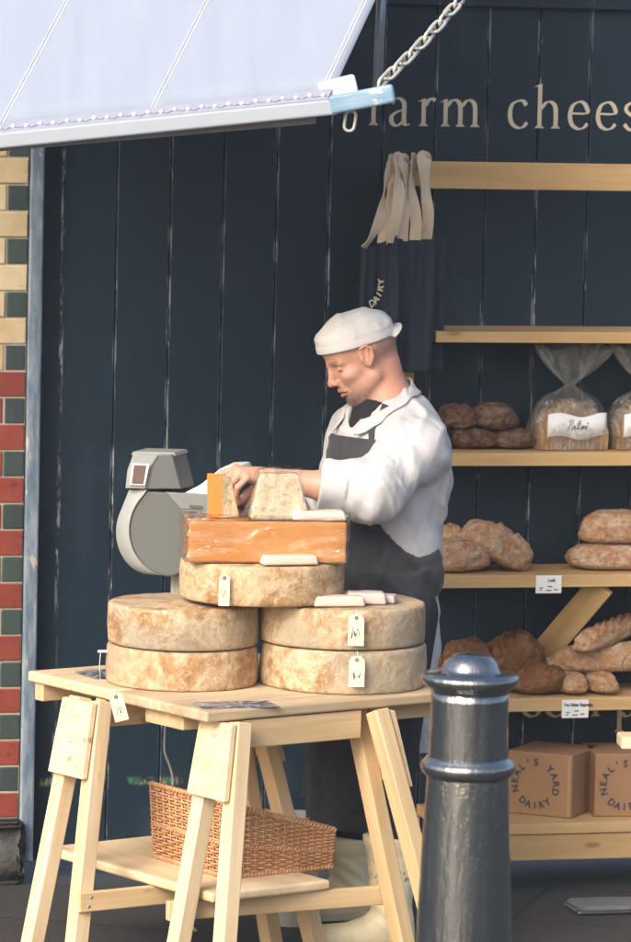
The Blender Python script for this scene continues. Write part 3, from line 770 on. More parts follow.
# stretchers on the outside of the legs, and the loose shelf board lying on them
ZS = .235
def leg_at(p0, sg, qe, f, z): top_ = T(p0+sg*.047, qe, HZ-.031); s = z/top_[2]; return f*(1-s)+top_*s
SCREW = m_plain('zinc_screws', (.55, .55, .55), .3, metal=1.)
for (tr, p0, f, qA, qB) in ((t1, P1, f1, QA1, QB1), (t2, P2, f2, QA2, QB2)):
    for sg in ((-1, 1)):
        a = leg_at(p0, sg, qA, f[0 if sg > 0 else 1], ZS-.025); c = leg_at(p0, sg, qB, f[2 if sg > 0 else 3], ZS-.025)
        o = pdir*(-sg)*.032 if False else pdir*sg*.032
        if tr is t1 and sg < 0 or tr is t2 and sg > 0:
            s_ = board('stretcher', a+o-qd*.03, c+o+qd*.03, .02, .05, UP, PINE, tr)
            for e in (a, c):
                for dz in (-.011, .012):
                    mm = Matrix.Translation(V(e+o*1.36+UP*dz+qd*.004*(1 if dz > 0 else -1))) @ V(pdir*sg).to_track_quat('Z', 'Y').to_matrix().to_4x4()
                    MB().lathe([(.0045, 0), (.0042, .0012), (.001, .0016)], n=12).build('screw', SCREW, tr, mm)
lb_near = atz(210, 892, ZS+.03)
sb = board('shelf_board', T(.03, .235, ZS+.0145), T(.79, .235, ZS+.0145), .37, .026, UP, PINE_PALE, None, .008, 3)
tag(sb, 'loose pine shelf board lying low between the trestles, under the basket', 'board')

# ------------------------------------------------------------------ cheeses
def m_rind():
    t = NT('cloth_cheese_rind'); co = t.co()
    a = t.noise(co, 13, 7, .72, .5); f = t.noise(co, 46, 6, .75); g_ = t.noise(co, 3.2, 3, .5)
    c = t.ramp(a, [(.30, (.20, .11, .055)), (.44, (.38, .22, .10)), (.55, (.55, .43, .28)), (.68, (.34, .21, .10))])
    c = t.mix(t.math('MULTIPLY', t.ramp(f, [(.50, 0), (.60, 1)]), .5), c, (.66, .58, .46))
    c = t.mix(t.math('MULTIPLY', t.ramp(f, [(.34, 1), (.45, 0)]), .6), c, (.30, .19, .10))
    c = t.mix(t.math('MULTIPLY', t.ramp(g_, [(.46, 0), (.60, 1)]), .75), c, (.33, .30, .23))
    oi = t.n('ShaderNodeObjectInfo')
    c = t.mix(t.math('MULTIPLY', oi.outputs['Random'], .25), c, (.50, .30, .15))
    sp = t.ramp(t.noise(co, 95, 3, .6), [(.66, 0), (.72, .7)]); c = t.mix(sp, c, (.20, .13, .08))
    sep = t.n('ShaderNodeSeparateXYZ'); t.L(t.tc.outputs['Object'], sep.inputs[0])
    topm = t.ramp(t.math('DIVIDE', sep.outputs[2], .2), [(.60, 0), (.72, 1)])
    c = t.mix(t.math('MULTIPLY', topm, .55), c, (.40, .34, .24))
    t.bump(t.math('ADD', a, t.math('MULTIPLY', f, .6)), .75, .012)
    return t.fin(c, .85, .2)
RIND = m_rind()
def wheel(c, rad, h, label, seed, rz=0., tilt=0.):
    prof = [(.05, .0), (rad*.6, 0), (rad-.010, .0005), (rad-.0045, .002), (rad-.0015, .006), (rad-.0005, .03), (rad, h*.5), (rad-.001, h-.03), (rad-.002, h-.008), (rad-.005, h-.0028), (rad-.011, h-.0006), (rad*.8, h), (rad*.5, h+.001), (.05, h+.001)]
    # resample sides
    P = []
    for (r0, z0), (r1, z1) in zip(prof[:-1], prof[1:]):
        n = max(1, int(math.hypot(r1-r0, z1-z0)/.008))
        for k in range(n): P.append((r0+(r1-r0)*k/n, z0+(z1-z0)*k/n))
    P.append(prof[-1])
    b = MB(); b.lathe(P, n=160)
    b.bm.verts.ensure_lookup_table(); co = np.array([v.co[:] for v in b.bm.verts])
    n1 = vnoise(co*14+seed*7, seed); n2 = vnoise(co*40+seed*3, seed+5); n3 = vnoise(co*5+seed, seed+9)
    rr = np.hypot(co[:, 0], co[:, 1])+1e-6; out = co[:, :2]/rr[:, None]
    dsp = n1*.0018+n2*.0009+n3*.003
    co[:, :2] += out*dsp[:, None]; co[:, 2] += np.where(co[:, 2] > h*.6, n3*.002+n2*.0006, 0)
    for v, c_ in zip(b.bm.verts, co): v.co = c_
    m = Matrix.Translation(V(c)) @ Matrix.Rotation(tilt, 4, 'X') @ Matrix.Rotation(rz, 4, 'Z')
    o = b.build('round_cheese', RIND, None, m)
    return tag(o, label, 'cheese', 'big cheese wheels')
RL, RR = .197, .218
cl = np.array([-.336, 11.635, HZ]); cr = np.array([.084, 11.672, HZ])
HL, HR = .103, .118
def zof(x, y, d): return atd(x, y, d)[2]
hl1 = zof(181, 653, 11.46)-HZ; hl2 = zof(181, 611, 11.46)-HZ
wheel(cl, RL, .103, 'bottom cheese wheel of the left pair, lying on the table', 1, .4)
wheel(cl+np.array([.002, .0, .1045]), RL+.001, .106, 'upper cheese wheel of the left pair, greyish at its left', 2, 2.)
wheel(cr, RR, .113, 'bottom cheese wheel of the right pair, mottled orange, tag on front', 3, 1.)
wheel(cr+np.array([-.004, .0, .1145]), RR-.001, .105, 'upper cheese wheel of the right pair, with tag and packets', 4, 3.)
ZT = HZ+.1045+.107
cm = np.array([-.135, 11.66, ZT+.0105]); RM = .214
wheel(cm, RM, .104, 'single cheese wheel bridging both pairs, under the orange block', 5, 5.)
ZM = cm[2]+.106
# orange block in plastic wrap
def m_orange():
    t = NT('plastic_wrapped_orange_cheese'); a = t.noise(t.co(), 6, 4, .6); f = t.noise(t.co((1, 1, 2)), 24, 4, .6)
    c = t.mix(t.ramp(a, [(.35, 0), (.65, 1)]), (.47, .19, .04), (.55, .26, .08)); c = t.mix(t.ramp(f, [(.6, 0), (.75, .5)]), c, (.72, .48, .26))
    t.bump(f, .2, .004)
    wv = t.noise(t.co((.55, .55, 2.2)), 9, 3, .5, 2.2); bp = t.n('ShaderNodeBump'); t.L(wv, bp.inputs['Height']); bp.inputs['Strength'].default_value = 1.; bp.inputs['Distance'].default_value = .09
    t.L(bp.outputs[0], t.b.inputs['Coat Normal'])
    return t.fin(c, .5, .4, Coat_Weight=1., Coat_Roughness=.07, Coat_IOR=1.6)
ORANGE = m_orange()
def soft_box(name, sx, sy, sz_, m, mat, parent=None, bev=.006, puff=.0, seed=0, taper=0., cuts=8):
    b = MB(); b.box((0, 0, sz_/2), (sx/2, 0, 0), (0, sy/2, 0), (0, 0, sz_/2), bev, 3)
    bmesh.ops.subdivide_edges(b.bm, edges=[e for e in b.bm.edges if e.calc_length() > .02], cuts=cuts, use_grid_fill=True)
    co = np.array([v.co[:] for v in b.bm.verts]); n = vnoise(co*30+seed*5, seed); n2 = vnoise(co*70+seed, seed+3)
    for v, a, c in zip(b.bm.verts, n, n2):
        k = 1-taper*v.co.z/sz_; v.co.x *= k; v.co.y *= k
        v.co += v.co.normalized()*float(puff*a+puff*.5*c) if v.co.z > .002 else Vector((0, 0, 0))
    for f in b.bm.faces: f.smooth = True
    o = b.build(name, mat, parent, m)
    return o
blk = soft_box('cheese_block', .408, .17, .107, Matrix.Translation((-.128, 11.605, ZM+.0005)) @ Matrix.Rotation(R(7), 4, 'Z'), ORANGE, None, .005, .002, 3)
tag(blk, 'long orange cheese block in shiny plastic wrap', 'cheese')
ZB = ZM+.1095
W_CUT = m_plain('orange_cut_cheese', (.56, .17, .028), .55, .4, var=.07, scale=12)
def m_crumb():
    t = NT('crumbly_pale_rind'); f = t.noise(t.co(), 60, 5, .75); a = t.noise(t.co(), 14, 3)
    c = t.ramp(f, [(.34, (.28, .20, .10)), (.46, (.48, .38, .23)), (.58, (.60, .51, .36)), (.70, (.36, .29, .19))]); c = t.mix(t.math('MULTIPLY', a, .4), c, (.55, .40, .22))
    t.bump(f, .8, .008); return t.fin(c, .7, .3)
CRUMB = m_crumb()
def m_wrapcrumb():
    m = CRUMB.copy(); m.name = 'wrapped_crumbly_cheese'; bs = m.node_tree.nodes['Principled BSDF']; bs.inputs['Coat Weight'].default_value = .8; bs.inputs['Coat Roughness'].default_value = .08
    return m
WRAPC = m_wrapcrumb()
# wedge: orange left face, rough pale rind on the right face
def px_at(x, d, z): r = ray(x, 520); p = CO+r*(d/r[1]); return np.array([p[0], d, z])
w0 = px_at(207, 11.60, ZB); w1 = px_at(221.5, 11.56, ZB); w2 = px_at(240, 11.585, ZB); w3 = px_at(232, 11.65, ZB)
hgt = .112
wt0 = px_at(205.5, 11.605, ZB+hgt); wt1 = px_at(220, 11.585, ZB+hgt+.002); wt2 = px_at(231, 11.60, ZB+hgt-.012); wt3 = px_at(224, 11.64, ZB+hgt-.008)
wv = [w0, w1, w2, w3, wt0, wt1, wt2, wt3]; c0 = np.mean(wv[:4], axis=0); wv = [v-c0 for v in wv]
bmw = bmesh.new(); vv = [bmw.verts.new(V(v)) for v in wv]
fc = [(0, 3, 2, 1), (4, 5, 6, 7), (0, 1, 5, 4), (1, 2, 6, 5), (2, 3, 7, 6), (3, 0, 4, 7)]
for k, f in enumerate(fc): ff = bmw.faces.new([vv[i] for i in f]); ff.material_index = 1 if k == 3 else 0
bmesh.ops.recalc_face_normals(bmw, faces=list(bmw.faces))
bmesh.ops.bevel(bmw, geom=list(bmw.edges), offset=.003, segments=2, affect='EDGES', profile=.5)
me = bpy.data.meshes.new('cheese_wedge'); bmw.to_mesh(me); bmw.free()
wd = link('cheese_wedge', me, [W_CUT, CRUMB], None, Matrix.Translation(V(c0))); tag(wd, 'bright orange cheese wedge standing upright with one crumbly side', 'cheese')
# truncated pyramid in film
pm = px_at(278, 11.60, ZB)
pyr = soft_box('cheese_pyramid', .152, .10, .118, Matrix.Translation(V(pm)) @ Matrix.Rotation(R(6), 4, 'Z'), WRAPC, None, .005, .0035, 8, .36)
tag(pyr, 'pale crumbly cheese like a cut-off pyramid in clear film', 'cheese')
# clinging film round the block and the pyramid: a thin crumpled skin with a sheen
def m_cling():
    t = NT('cling_film'); tr = t.n('ShaderNodeBsdfTransparent'); gl = t.n('ShaderNodeBsdfGlossy'); gl.inputs['Roughness'].default_value = .16
    lw = t.n('ShaderNodeLayerWeight'); lw.inputs['Blend'].default_value = .5
    mx = t.n('ShaderNodeMixShader'); t.L(t.math('ADD', t.math('MULTIPLY', t.math('POWER', lw.outputs['Facing'], 3.), .55), .08), mx.inputs[0]); t.L(tr.outputs[0], mx.inputs[1]); t.L(gl.outputs[0], mx.inputs[2])
    t.L(mx.outputs[0], t.out.inputs['Surface']); return t.m
CLING = m_cling()
def film_skin(ob, sx, sy, sz_, seed, taper=0., amp=.013):
    b = MB(); b.box((0, 0, sz_/2+.001), (sx/2, 0, 0), (0, sy/2, 0), (0, 0, sz_/2+.0015), .006, 2)
    bmesh.ops.subdivide_edges(b.bm, edges=[e for e in b.bm.edges if e.calc_length() > .02], cuts=44, use_grid_fill=True)
    co = np.array([v.co[:] for v in b.bm.verts]); w_ = co+.02*np.stack([vnoise(co*14+seed, seed), vnoise(co*14+seed, seed+1), vnoise(co*14, seed+2)], 1)
    n1 = (1-np.abs(vnoise(w_*np.array([9, 20, 22])+seed, seed+3)))**4; n2 = (1-np.abs(vnoise(w_*np.array([26, 30, 16])+seed, seed+4)))**4
    for v, a, c in zip(b.bm.verts, n1, n2):
        k = 1-taper*v.co.z/sz_; v.co.x *= k; v.co.y *= k
        o = Vector((v.co.x/sx*.9, v.co.y/sy, (v.co.z/sz_-.5))); 
        if v.co.z > .006: v.co += o*float(amp*(.35+a+.6*c))
    for f in b.bm.faces: f.smooth = True
    return b.build('plastic_wrap', CLING, ob, MW[ob.name])
film_skin(blk, .411, .173, .108, 4)
film_skin(pyr, .158, .106, .120, 9, .35, .012)
# pale wrapped packets
PACK = m_plain('pale_wrapped_cheese', (.58, .50, .42), .55, .3, var=.06, scale=20, bump=.15)
PACK2 = m_plain('pinkish_wrapped_cheese', (.50, .42, .39), .55, .3, var=.06, scale=20, bump=.15)
def packet(x0, x1, d, z, h, dep, rz, label, mat=PACK, tilt=0.):
    a = px_at(x0, d, z); c = px_at(x1, d, z); wd_ = np.linalg.norm(c-a)
    o = soft_box('cheese_packet', wd_, dep, h, Matrix.Translation(V((a+c)/2)) @ Matrix.Rotation(rz, 4, 'Z') @ Matrix.Rotation(tilt, 4, 'Y'), mat, None, .006, .0015, int(x0), .1, 5)
    tag(o, label, 'cheese', 'pale cheese packets')
packet(290, 346, 11.585, ZB+.0005, .024, .065, R(8), 'pale cheese packet on the orange block, touching the pyramid')
packet(261, 319, 11.505, ZM+.001, .024, .05, R(16), 'pale cheese packet wedged in front of the orange block', PACK)
ZR = HZ+.1145+.1055
packet(313, 366, 11.535, ZR+.0015, .026, .06, R(12), 'front pale packet on the right pair of wheels')
packet(347, 388, 11.60, ZR+.0015, .03, .07, R(4), 'pinkish packet lying behind the front pale one', PACK2)
packet(372, 399, 11.63, ZR+.0015, .02, .06, R(-10), 'small pinkish packet, rightmost on the right pair of wheels', PACK2)

# paper tags on string
TAGP = m_plain('manila_tag', (.74, .66, .45), .7, var=.05); STRING = m_plain('white_string', (.7, .68, .62), .8)
EYE = m_plain('eyelet_grey', (.10, .09, .08), .5)
def paper_tag(x, ytop, ybot, wpx, d, label, slant=0., scr=(), lift=.012):
    p = atd(x, ytop, d); q = atd(x+slant, ybot, d-.002); hh = float(p[2]-q[2]); wd_ = wpx/4512*d
    t = thing('paper_tag', label, 'tag', p+np.array([0, 0, -hh])); 
    a = math.atan2(slant/4512*d, hh)
    m = Matrix.Translation(V(p)) @ Matrix.Rotation(-a, 4, 'Y')
    c_ = wd_*.24
    poly = [(-wd_/2, 0, -hh), (wd_/2, 0, -hh), (wd_/2, 0, -c_*1.3), (wd_/2-c_, 0, 0), (-wd_/2+c_, 0, 0), (-wd_/2, 0, -c_*1.3)]
    MB().prism(poly, np.array([0, .0008, 0])).build('card', TAGP, t, m)
    MB().tube([(.0035*math.cos(k*math.pi/5), -.0008, -.010+.0035*math.sin(k*math.pi/5)) for k in range(10)], .0016, 6, True).build('eyelet', EYE, t, m)
    MB().tube([(0, -.0006, -.010), (.002, -.001, .002), (.0, .002, lift)], .0009, 5).build('string', STRING, t, m)
    if scr:
        pn = Pen()
        for st in scr: pn.stroke(st, .05, .03)
        mk('handwriting', [(X*wd_*.8, -.0006, -hh*.62+Z*hh*.4) for X, Z in pn.v], pn.f, INK, t, mw=m)
def scrawl(seed, n=9):
    rr = random.Random(seed); return [[(-.35+.7*(i/n)+rr.uniform(-.1, .1), rr.uniform(-.5, .5)*(1-.4*i/n)) for i in range(n)]]
paper_tag(224.5, 574, 606, 11, 11.44, 'manila tag hanging on the single bridging cheese wheel', 0, scrawl(1, 5))
paper_tag(356.5, 614, 646, 16, 11.44, 'manila tag with scrawled writing, on the upper right wheel', 0, scrawl(2, 11))
paper_tag(357, 656, 687, 16, 11.44, 'manila tag on the bottom right wheel, below another tag', 0, scrawl(3, 9))
pt = atd(115, 692, 11.30)
paper_tag(115, 693, 722, 14, 11.30, 'manila tag dangling slantwise over the table edge', 8, scrawl(4, 8))
tg = thing('paper_tag', 'pale tag poking out flat between the left pair of wheels', 'tag', atd(105, 651, 11.62))
m = Matrix.Translation(V(atd(104, 651.5, 11.60)))
MB().prism([(-.016, -.02, 0), (.03, -.02, .001), (.03, .02, .001), (-.016, .02, 0)], np.array([0, 0, .001])).build('card', PAPER, tg, m)
MB().tube([(-.008, -.018, -.001), (-.010, -.024, -.03), (-.007, -.024, -.075)], .0009, 5).build('string', STRING, tg, m)

# leaflets lying on the table
def m_leaflet():
    t = NT('printed_leaflet'); n = t.noise(t.co((1, 1, 1)), 22, 3, .5, .8)
    return t.fin(t.ramp(n, [(.36, (.05, .06, .09)), (.5, (.13, .15, .20)), (.56, (.42, .43, .45)), (.62, (.10, .12, .18))]), .25, .5)
LEAF = m_leaflet()
def leaflet(c, sx, sy, rz, label, n, sc):
    b = MB()
    for i in range(n):
        a = rz+random.uniform(-.12, .12)*(i > 0); ex = np.array([math.cos(a), math.sin(a), 0]); ey = np.array([-math.sin(a), math.cos(a), 0])
        o = np.array([random.uniform(-sc, sc), random.uniform(-sc, sc), 0])*(i > 0)
        b.box(np.array([0, 0, .001+.0016*i])+o, ex*sx/2, ey*sy/2, np.array([0, 0, .0005]))
    tag(b.build('leaflet', LEAF, None, Matrix.Translation(V(c))), label, 'leaflet', 'leaflets on the table')
rq = math.atan2(qd[1], qd[0])
leaflet(T(.645, .20, HZ+.0003), .21, .12, rq-.1, 'untidy dark leaflets lying at the left end of the table', 5, .02)
leaflet(T(.055, .13, HZ+.0003), .20, .09, rq-.3, 'dark glossy leaflet lying at the near corner of the table', 2, .008)

# cable
b = MB(); P = [atd(x, y, 12.0) for x, y in ((166, 715), (165, 735), (165, 752), (170, 766), (173, 780), (172, 800), (176, 850), (182, 905), (200, 938))]
tag(MB().tube(catmull(P, 5), .0038, 8).build('power_cable', m_plain('grey_cable', (.32, .32, .33), .5)), 'thin grey power cable hanging below the table behind the basket', 'cable')

# ------------------------------------------------------------------ weighing scale
SCALE_G = m_plain('scale_grey_plastic', (.12, .13, .128), .5, .4, var=.05, scale=90)
SCALE_L = m_plain('scale_pale_plastic', (.30, .315, .305), .45, .4, var=.04)
SCREEN = m_plain('dark_red_display', (.16, .105, .095), .2, .5)
KEYP = m_plain('cream_keypad', (.80, .79, .70), .4)
sc = thing('weighing_scale', 'grey shop weighing scale with a raised display head, behind the cheeses', 'scale', (-.355, 11.98, HZ), 0)
D0 = 11.90
def S2(x, y, d): return atd(x, y, d)
def silh(pts, d, depth, mat, name, bevel=.004, par=None):
    P = [S2(x, y, d) for x, y in pts]; c = np.mean(P, axis=0); m = Matrix.Translation(V(c))
    return MB().prism([p-c for p in P], np.array([depth*.30, depth, 0]), bevel).build(name, mat, par or sc, m)
# round body: side outline, wide pale edge band turned to the left
def arcpts(cx, cy, rx, ry, a0, a1, n): return [(cx+rx*math.cos(R(a0+(a1-a0)*i/n)), cy-ry*math.sin(R(a0+(a1-a0)*i/n))) for i in range(n+1)]
body = arcpts(157, 532, 40, 45, 125, 290, 22)+[(182, 571), (203, 551), (236, 540), (238, 495)]
body = [(146, 491)]+arcpts(170, 530, 42, 47, 140, 275, 22)[1:]+[(187, 570), (203, 553), (236, 545), (238, 496), (180, 493)]
silh(body, D0-.02, .16, SCALE_G, 'housing', .006)
band_o = [(129, 490)]+arcpts(152, 532, 36, 43, 150, 262, 20)
band_i = [(147, 490)]+arcpts(171, 530, 42, 46, 142, 262, 20)
Pb = [S2(x, y, D0-.012) for x, y in band_o]; Pi = [S2(x, y, D0-.026) for x, y in band_i]
vs = Pb+Pi+[p+np.array([.05, .16, 0]) for p in Pb]+[p+np.array([.03, .16, 0]) for p in Pi]; k = len(Pb); fs = []
for i in range(k-1):
    fs += [(i, i+1, k+i+1, k+i), (i, 2*k+i, 2*k+i+1, i+1)]
c = np.mean(vs, axis=0); o = mk('edge_band', [v-c for v in vs], fs, SCALE_L, sc, True, Matrix.Translation(V(c)))
# display head
hp = [(124, 489), (128, 466), (133, 452.5), (160, 453), (173, 455), (180, 490)]
hfront = [(125, 488.5), (127, 470), (133, 454), (158, 455.5), (149, 470), (145.5, 489)]
silh([(145.5, 489), (149, 470), (159, 455), (172, 454.5), (181, 489)], D0-.03, .11, SCALE_G, 'display_side', .003)
dh = [S2(x, y, D0-.035) for x, y in hfront]; c = np.mean(dh, axis=0)
MB().prism([p-c for p in dh], np.array([.05, .10, 0]), .003).build('display_head', SCALE_L, sc, Matrix.Translation(V(c)))
ds = [S2(x, y, D0-.042) for x, y in ((129.5, 485), (132, 463.5), (149.5, 464.5), (145, 485.5))]; c = np.mean(ds, axis=0)
MB().prism([p-c for p in ds], np.array([0, .01, 0]), .001).build('bezel', KEYP, sc, Matrix.Translation(V(c)))
ds = [S2(x, y, D0-.045) for x, y in ((131.5, 483.5), (134, 465), (146, 465.5), (143, 484))]; c = np.mean(ds, axis=0)
MB().prism([p-c for p in ds], np.array([0, .006, 0]), .001).build('screen', SCREEN, sc, Matrix.Translation(V(c)))
# top cap of the head, neck, front panel with slot, keypad
ds = [S2(x, y, D0-.02) for x, y in ((131, 455), (133, 451.5), (174, 452.5), (176, 456))]; c = np.mean(ds, axis=0)
MB().prism([p-c for p in ds], np.array([.03, .11, 0]), .002).build('head_cap', SCALE_L, sc, Matrix.Translation(V(c)))
ds = [S2(x, y, D0-.028) for x, y in ((165, 492), (236, 496), (236, 530), (207, 524), (192, 522))]; c = np.mean(ds, axis=0)
MB().prism([p-c for p in ds], np.array([0, .012, 0]), .003).build('panel', m_plain('scale_panel_grey', (.20, .215, .22), .45), sc, Matrix.Translation(V(c)))
ds = [S2(x, y, D0-.031) for x, y in ((189, 505), (202, 506), (203, 509), (190, 508))]; c = np.mean(ds, axis=0)
MB().prism([p-c for p in ds], np.array([0, .006, 0])).build('slot', EYE, sc, Matrix.Translation(V(c)))
kp = [(176, 497), (200, 485), (219, 469.5), (226, 466), (242, 465.5), (244, 471), (238, 480), (226, 497)]
ds = [S2(x, y, D0-.005) for x, y in kp]; c = np.mean(ds, axis=0)
MB().prism([p-c for p in ds], np.array([.02, .12, 0]), .005).build('keypad', KEYP, sc, Matrix.Translation(V(c)))
pp = S2(178.5, 585, 11.98); zt_ = float(S2(178, 562, 11.98)[2])
board('pillar', (pp[0], 11.98, HZ+.012), (pp[0], 11.98, zt_), .04, .045, (0, -1, 0), m_plain('pale_pillar', (.48, .47, .40), .5), sc, .006)
board('base_plate', (pp[0]-.07, 11.985, HZ+.007), (pp[0]+.09, 11.985, HZ+.007), .12, .012, UP, SCALE_G, sc, .004)

# ------------------------------------------------------------------ wicker basket
WICK = m_wood('willow_pale', (.60, .35, .19), (.46, .22, .095), False, .45)
bk = thing('wicker_basket', 'wicker basket with one low end, standing on the shelf board', 'basket')
ZK = ZS+.0285
kA = atz(150, 858, ZK); kB = atz(226, 879, ZK); kC = atz(331, 868, ZK)
eB = np.array([kB[0], kB[1], ZK]); eA = np.array([kA[0], kA[1], ZK]); eC = np.array([kC[0], kC[1], ZK]); 
# square it up: long side B->C, short side B->A
dl = nrm(eC-eB); ds_ = np.array([-dl[1], dl[0], 0]); LEN = float(np.linalg.norm(eC-eB)); WID = float((eA-eB)@ds_)
bk.location = V(eB); MW[bk.name] = Matrix.Translation(V(eB))
def hgt_at(s): return .195-.095*max(0., min(1, s))                    # rim falls along the long side
def bpt(l, w_, z, H):
    k = 1+.06*z/.2; return eB*0+dl*(LEN/2+(l-LEN/2)*k)+ds_*(WID/2+(w_-WID/2)*k)+UP*z
def perim(n_l, n_w):
    P = [(LEN*i/n_l, 0.) for i in range(n_l)]+[(LEN, WID*i/n_w) for i in range(n_w)]+[(LEN*(1-i/n_l), WID) for i in range(n_l)]+[(0., WID*(1-i/n_w)) for i in range(n_w)]
    return P
NL, NW = 15, 12
st = perim(NL, NW); NS = len(st)
b = MB()
for i, (l, w_) in enumerate(st):
    H = hgt_at(l/LEN); b.tube([bpt(l, w_, z, H) for z in (0., H*.5, H)], .0034, 6)
b.build('stakes', WICK, bk, MW[bk.name])
b = MB(); rows = 23
fine = 4
for r_ in range(rows):
    f = (r_+.5)/rows; P = []
    for i in range(NS*fine):
        a = i/fine; i0 = int(a) % NS; i1 = (i0+1) % NS; k = a-int(a)
        l = st[i0][0]*(1-k)+st[i1][0]*k; w_ = st[i0][1]*(1-k)+st[i1][1]*k
        # tall rows die out on the low end: each row keeps its share of the height
        H = hgt_at(l/LEN); p = bpt(l, w_, H*(.02+.95*f), H)
        c_ = bpt(LEN/2, WID/2, 0, H); c_[2] = p[2]
        # outward normal of the nearest side
        nvec = -ds_ if w_ < 1e-6 else (ds_ if w_ > WID-1e-6 else (dl if l > LEN/2 else -dl))
        P.append(p+nvec*(.0042*math.cos(math.pi*a)*(1 if r_ % 2 else -1))+UP*random.uniform(-.0006, .0006))
    b.tube(P, .0031+.0006*random.random(), 5, True)
b.build('weave', WICK, bk, MW[bk.name])
b = MB()
for z_of, rad in ((lambda H: 0.004, .007), (lambda H: H*.45, .0052), (lambda H: H, .0062)):
    for phs in (0, math.pi):
        P = []
        for i in range(NS*6):
            a = i/6; i0 = int(a) % NS; i1 = (i0+1) % NS; k = a-int(a); l = st[i0][0]*(1-k)+st[i1][0]*k; w_ = st[i0][1]*(1-k)+st[i1][1]*k; H = hgt_at(l/LEN)
            nvec = -ds_ if w_ < 1e-6 else (ds_ if w_ > WID-1e-6 else (dl if l > LEN/2 else -dl))
            P.append(bpt(l, w_, z_of(H), H)+nvec*(.0045*math.cos(2*math.pi*a+phs))+UP*(.0045*math.sin(2*math.pi*a+phs)))
        b.tube(P, rad*.75, 6, True)
b.build('rim', WICK, bk, MW[bk.name])
MB().prism([bpt(0, 0, .004, 1), bpt(LEN, 0, .004, 1), bpt(LEN, WID, .004, 1), bpt(0, WID, .004, 1)], np.array([0, 0, .004])).build('floor', WICK, bk, MW[bk.name])

# white tub behind the basket
tb_c = atz(298, 872, ZK); tub = atd(294, 850, 12.12)
MB_ = MB(); hb = float(atd(297, 814, 12.12)[2])
prof = [(.04, 0), (.052, .002), (.064, hb*.97), (.070, hb*.985), (.070, hb), (.060, hb), (.048, .02), (.02, .016)]
tag(MB_.lathe(prof, n=48).build('plastic_tub', m_plain('white_plastic_tub', (.70, .70, .66), .4), None, Matrix.Translation((tub[0], 12.12, 0))), 'white plastic tub with its rim showing behind the basket', 'tub')

# pale sheet on the floor under the bench, and a plank end poking in from the right
u0, _ = atw(570, 905, .25); fl = atz(572, 908, .01)
vs = []; n = 14
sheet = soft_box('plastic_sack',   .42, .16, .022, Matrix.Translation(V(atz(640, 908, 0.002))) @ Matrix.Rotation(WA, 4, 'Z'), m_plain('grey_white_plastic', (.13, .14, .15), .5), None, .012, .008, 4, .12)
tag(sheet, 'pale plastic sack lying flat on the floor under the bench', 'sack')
a = atd(619, 740.5, 12.0); c = a+np.array([.4, .03, .0])
pl = board('plank', a, c, .10, .034, UP, PINE_PALE, None, .006, 3); tag(pl, 'pale plank end poking in at the right edge below the price cards', 'plank')
# the counter that plank belongs to stands outside the frame

# ------------------------------------------------------------------ awning
AWN = None
def m_awn():
    t = NT('pale_lilac_canvas'); f = t.noise(t.co((1, 1, 1), False), 260, 3, .6); s = t.noise(t.co((9, .8, 1), False, (0, 0, R(-20))), 2.2, 4, .6)
    c = t.mix(s, (.235, .275, .36), (.285, .33, .415)); t.bump(f, .2, .002); return t.fin(c, .8, .2)
AWN = m_awn(); LACE = m_plain('white_lacing', (.85, .85, .85), .5); TRIM = m_plain('awning_edging', (.25, .27, .35), .7)
BLUEW = None
def m_bluewood():
    t = NT('worn_blue_painted_wood'); n = t.noise(t.co((3, 20, 20)), 2, 5, .65)
    c = t.mix(t.ramp(n, [(.4, 0), (.6, 1)]), (.16, .28, .40), (.25, .36, .46)); c = t.mix(t.ramp(t.noise(t.co((6, 14, 14)), 3, 4, .7), [(.6, 0), (.68, .9)]), c, (.60, .62, .60))
    return t.fin(c, .5, .4)
BLUEW = m_bluewood()
aw = thing('awning', 'pale lilac canvas awning laced to a wooden bar, raised above the cheeses', 'awning', atd(180, 110, 11.3))
DA = 11.30
e0 = atd(-260, 153, DA); e1 = atd(332, 92, DA)                     # lower edge of the canvas
run = np.array([.33, .85, .80])                                   # up and back towards the wall
mA, LA = frame(e0, e1, np.cross(nrm(e1-e0), nrm(run)))
inv = mA.inverted()
nu, nv = 60, 24; vs, fs = [], []
for j in range(nv+1):
    for i in range(nu+1):
        p = e0+(e1-e0)*i/nu+run*1.75*j/nv; sag = -.035*math.sin(math.pi*j/nv)-.006*math.sin(i/nu*math.pi*5)**2*math.sin(math.pi*j/nv)+.002*math.sin(i*.9+j*.25)
        vs.append(inv @ V(p+UP*sag))
for j in range(nv):
    for i in range(nu): a = j*(nu+1)+i; fs.append((a, a+1, a+nu+2, a+nu+1))
cn = mk('canvas', vs, fs, AWN, aw, True, mA); md = cn.modifiers.new('thick', 'SOLIDIFY'); md.thickness = .003; md.offset = -1
Lx = nrm(e1-e0); run_n = nrm(run); nA = nrm(np.cross(Lx, run_n))
if nA[2] < 0: nA = -nA
# sewn seams: a raised double line of white thread
for px in (-240, 0, 152, 322):
    s0 = e0+(e1-e0)*((px+260)/592.); b = MB()
    for dx in (-.006, .004):
        P = []
        for j in range(0, 49):
            t_ = 1.74*j/48; sag = -.035*math.sin(math.pi*t_/1.75)
            ii = (px+260)/592.*nu; sag += -.006*math.sin(ii/nu*math.pi*5)**2*math.sin(math.pi*t_/1.75)+.002*math.sin(ii*.9+t_/1.75*nv*.25)
            P.append(s0+Lx*dx+run*t_+UP*sag+nA*.0012)
        b.tube(P, .0009, 5)
    b.build('stitching', LACE, aw)
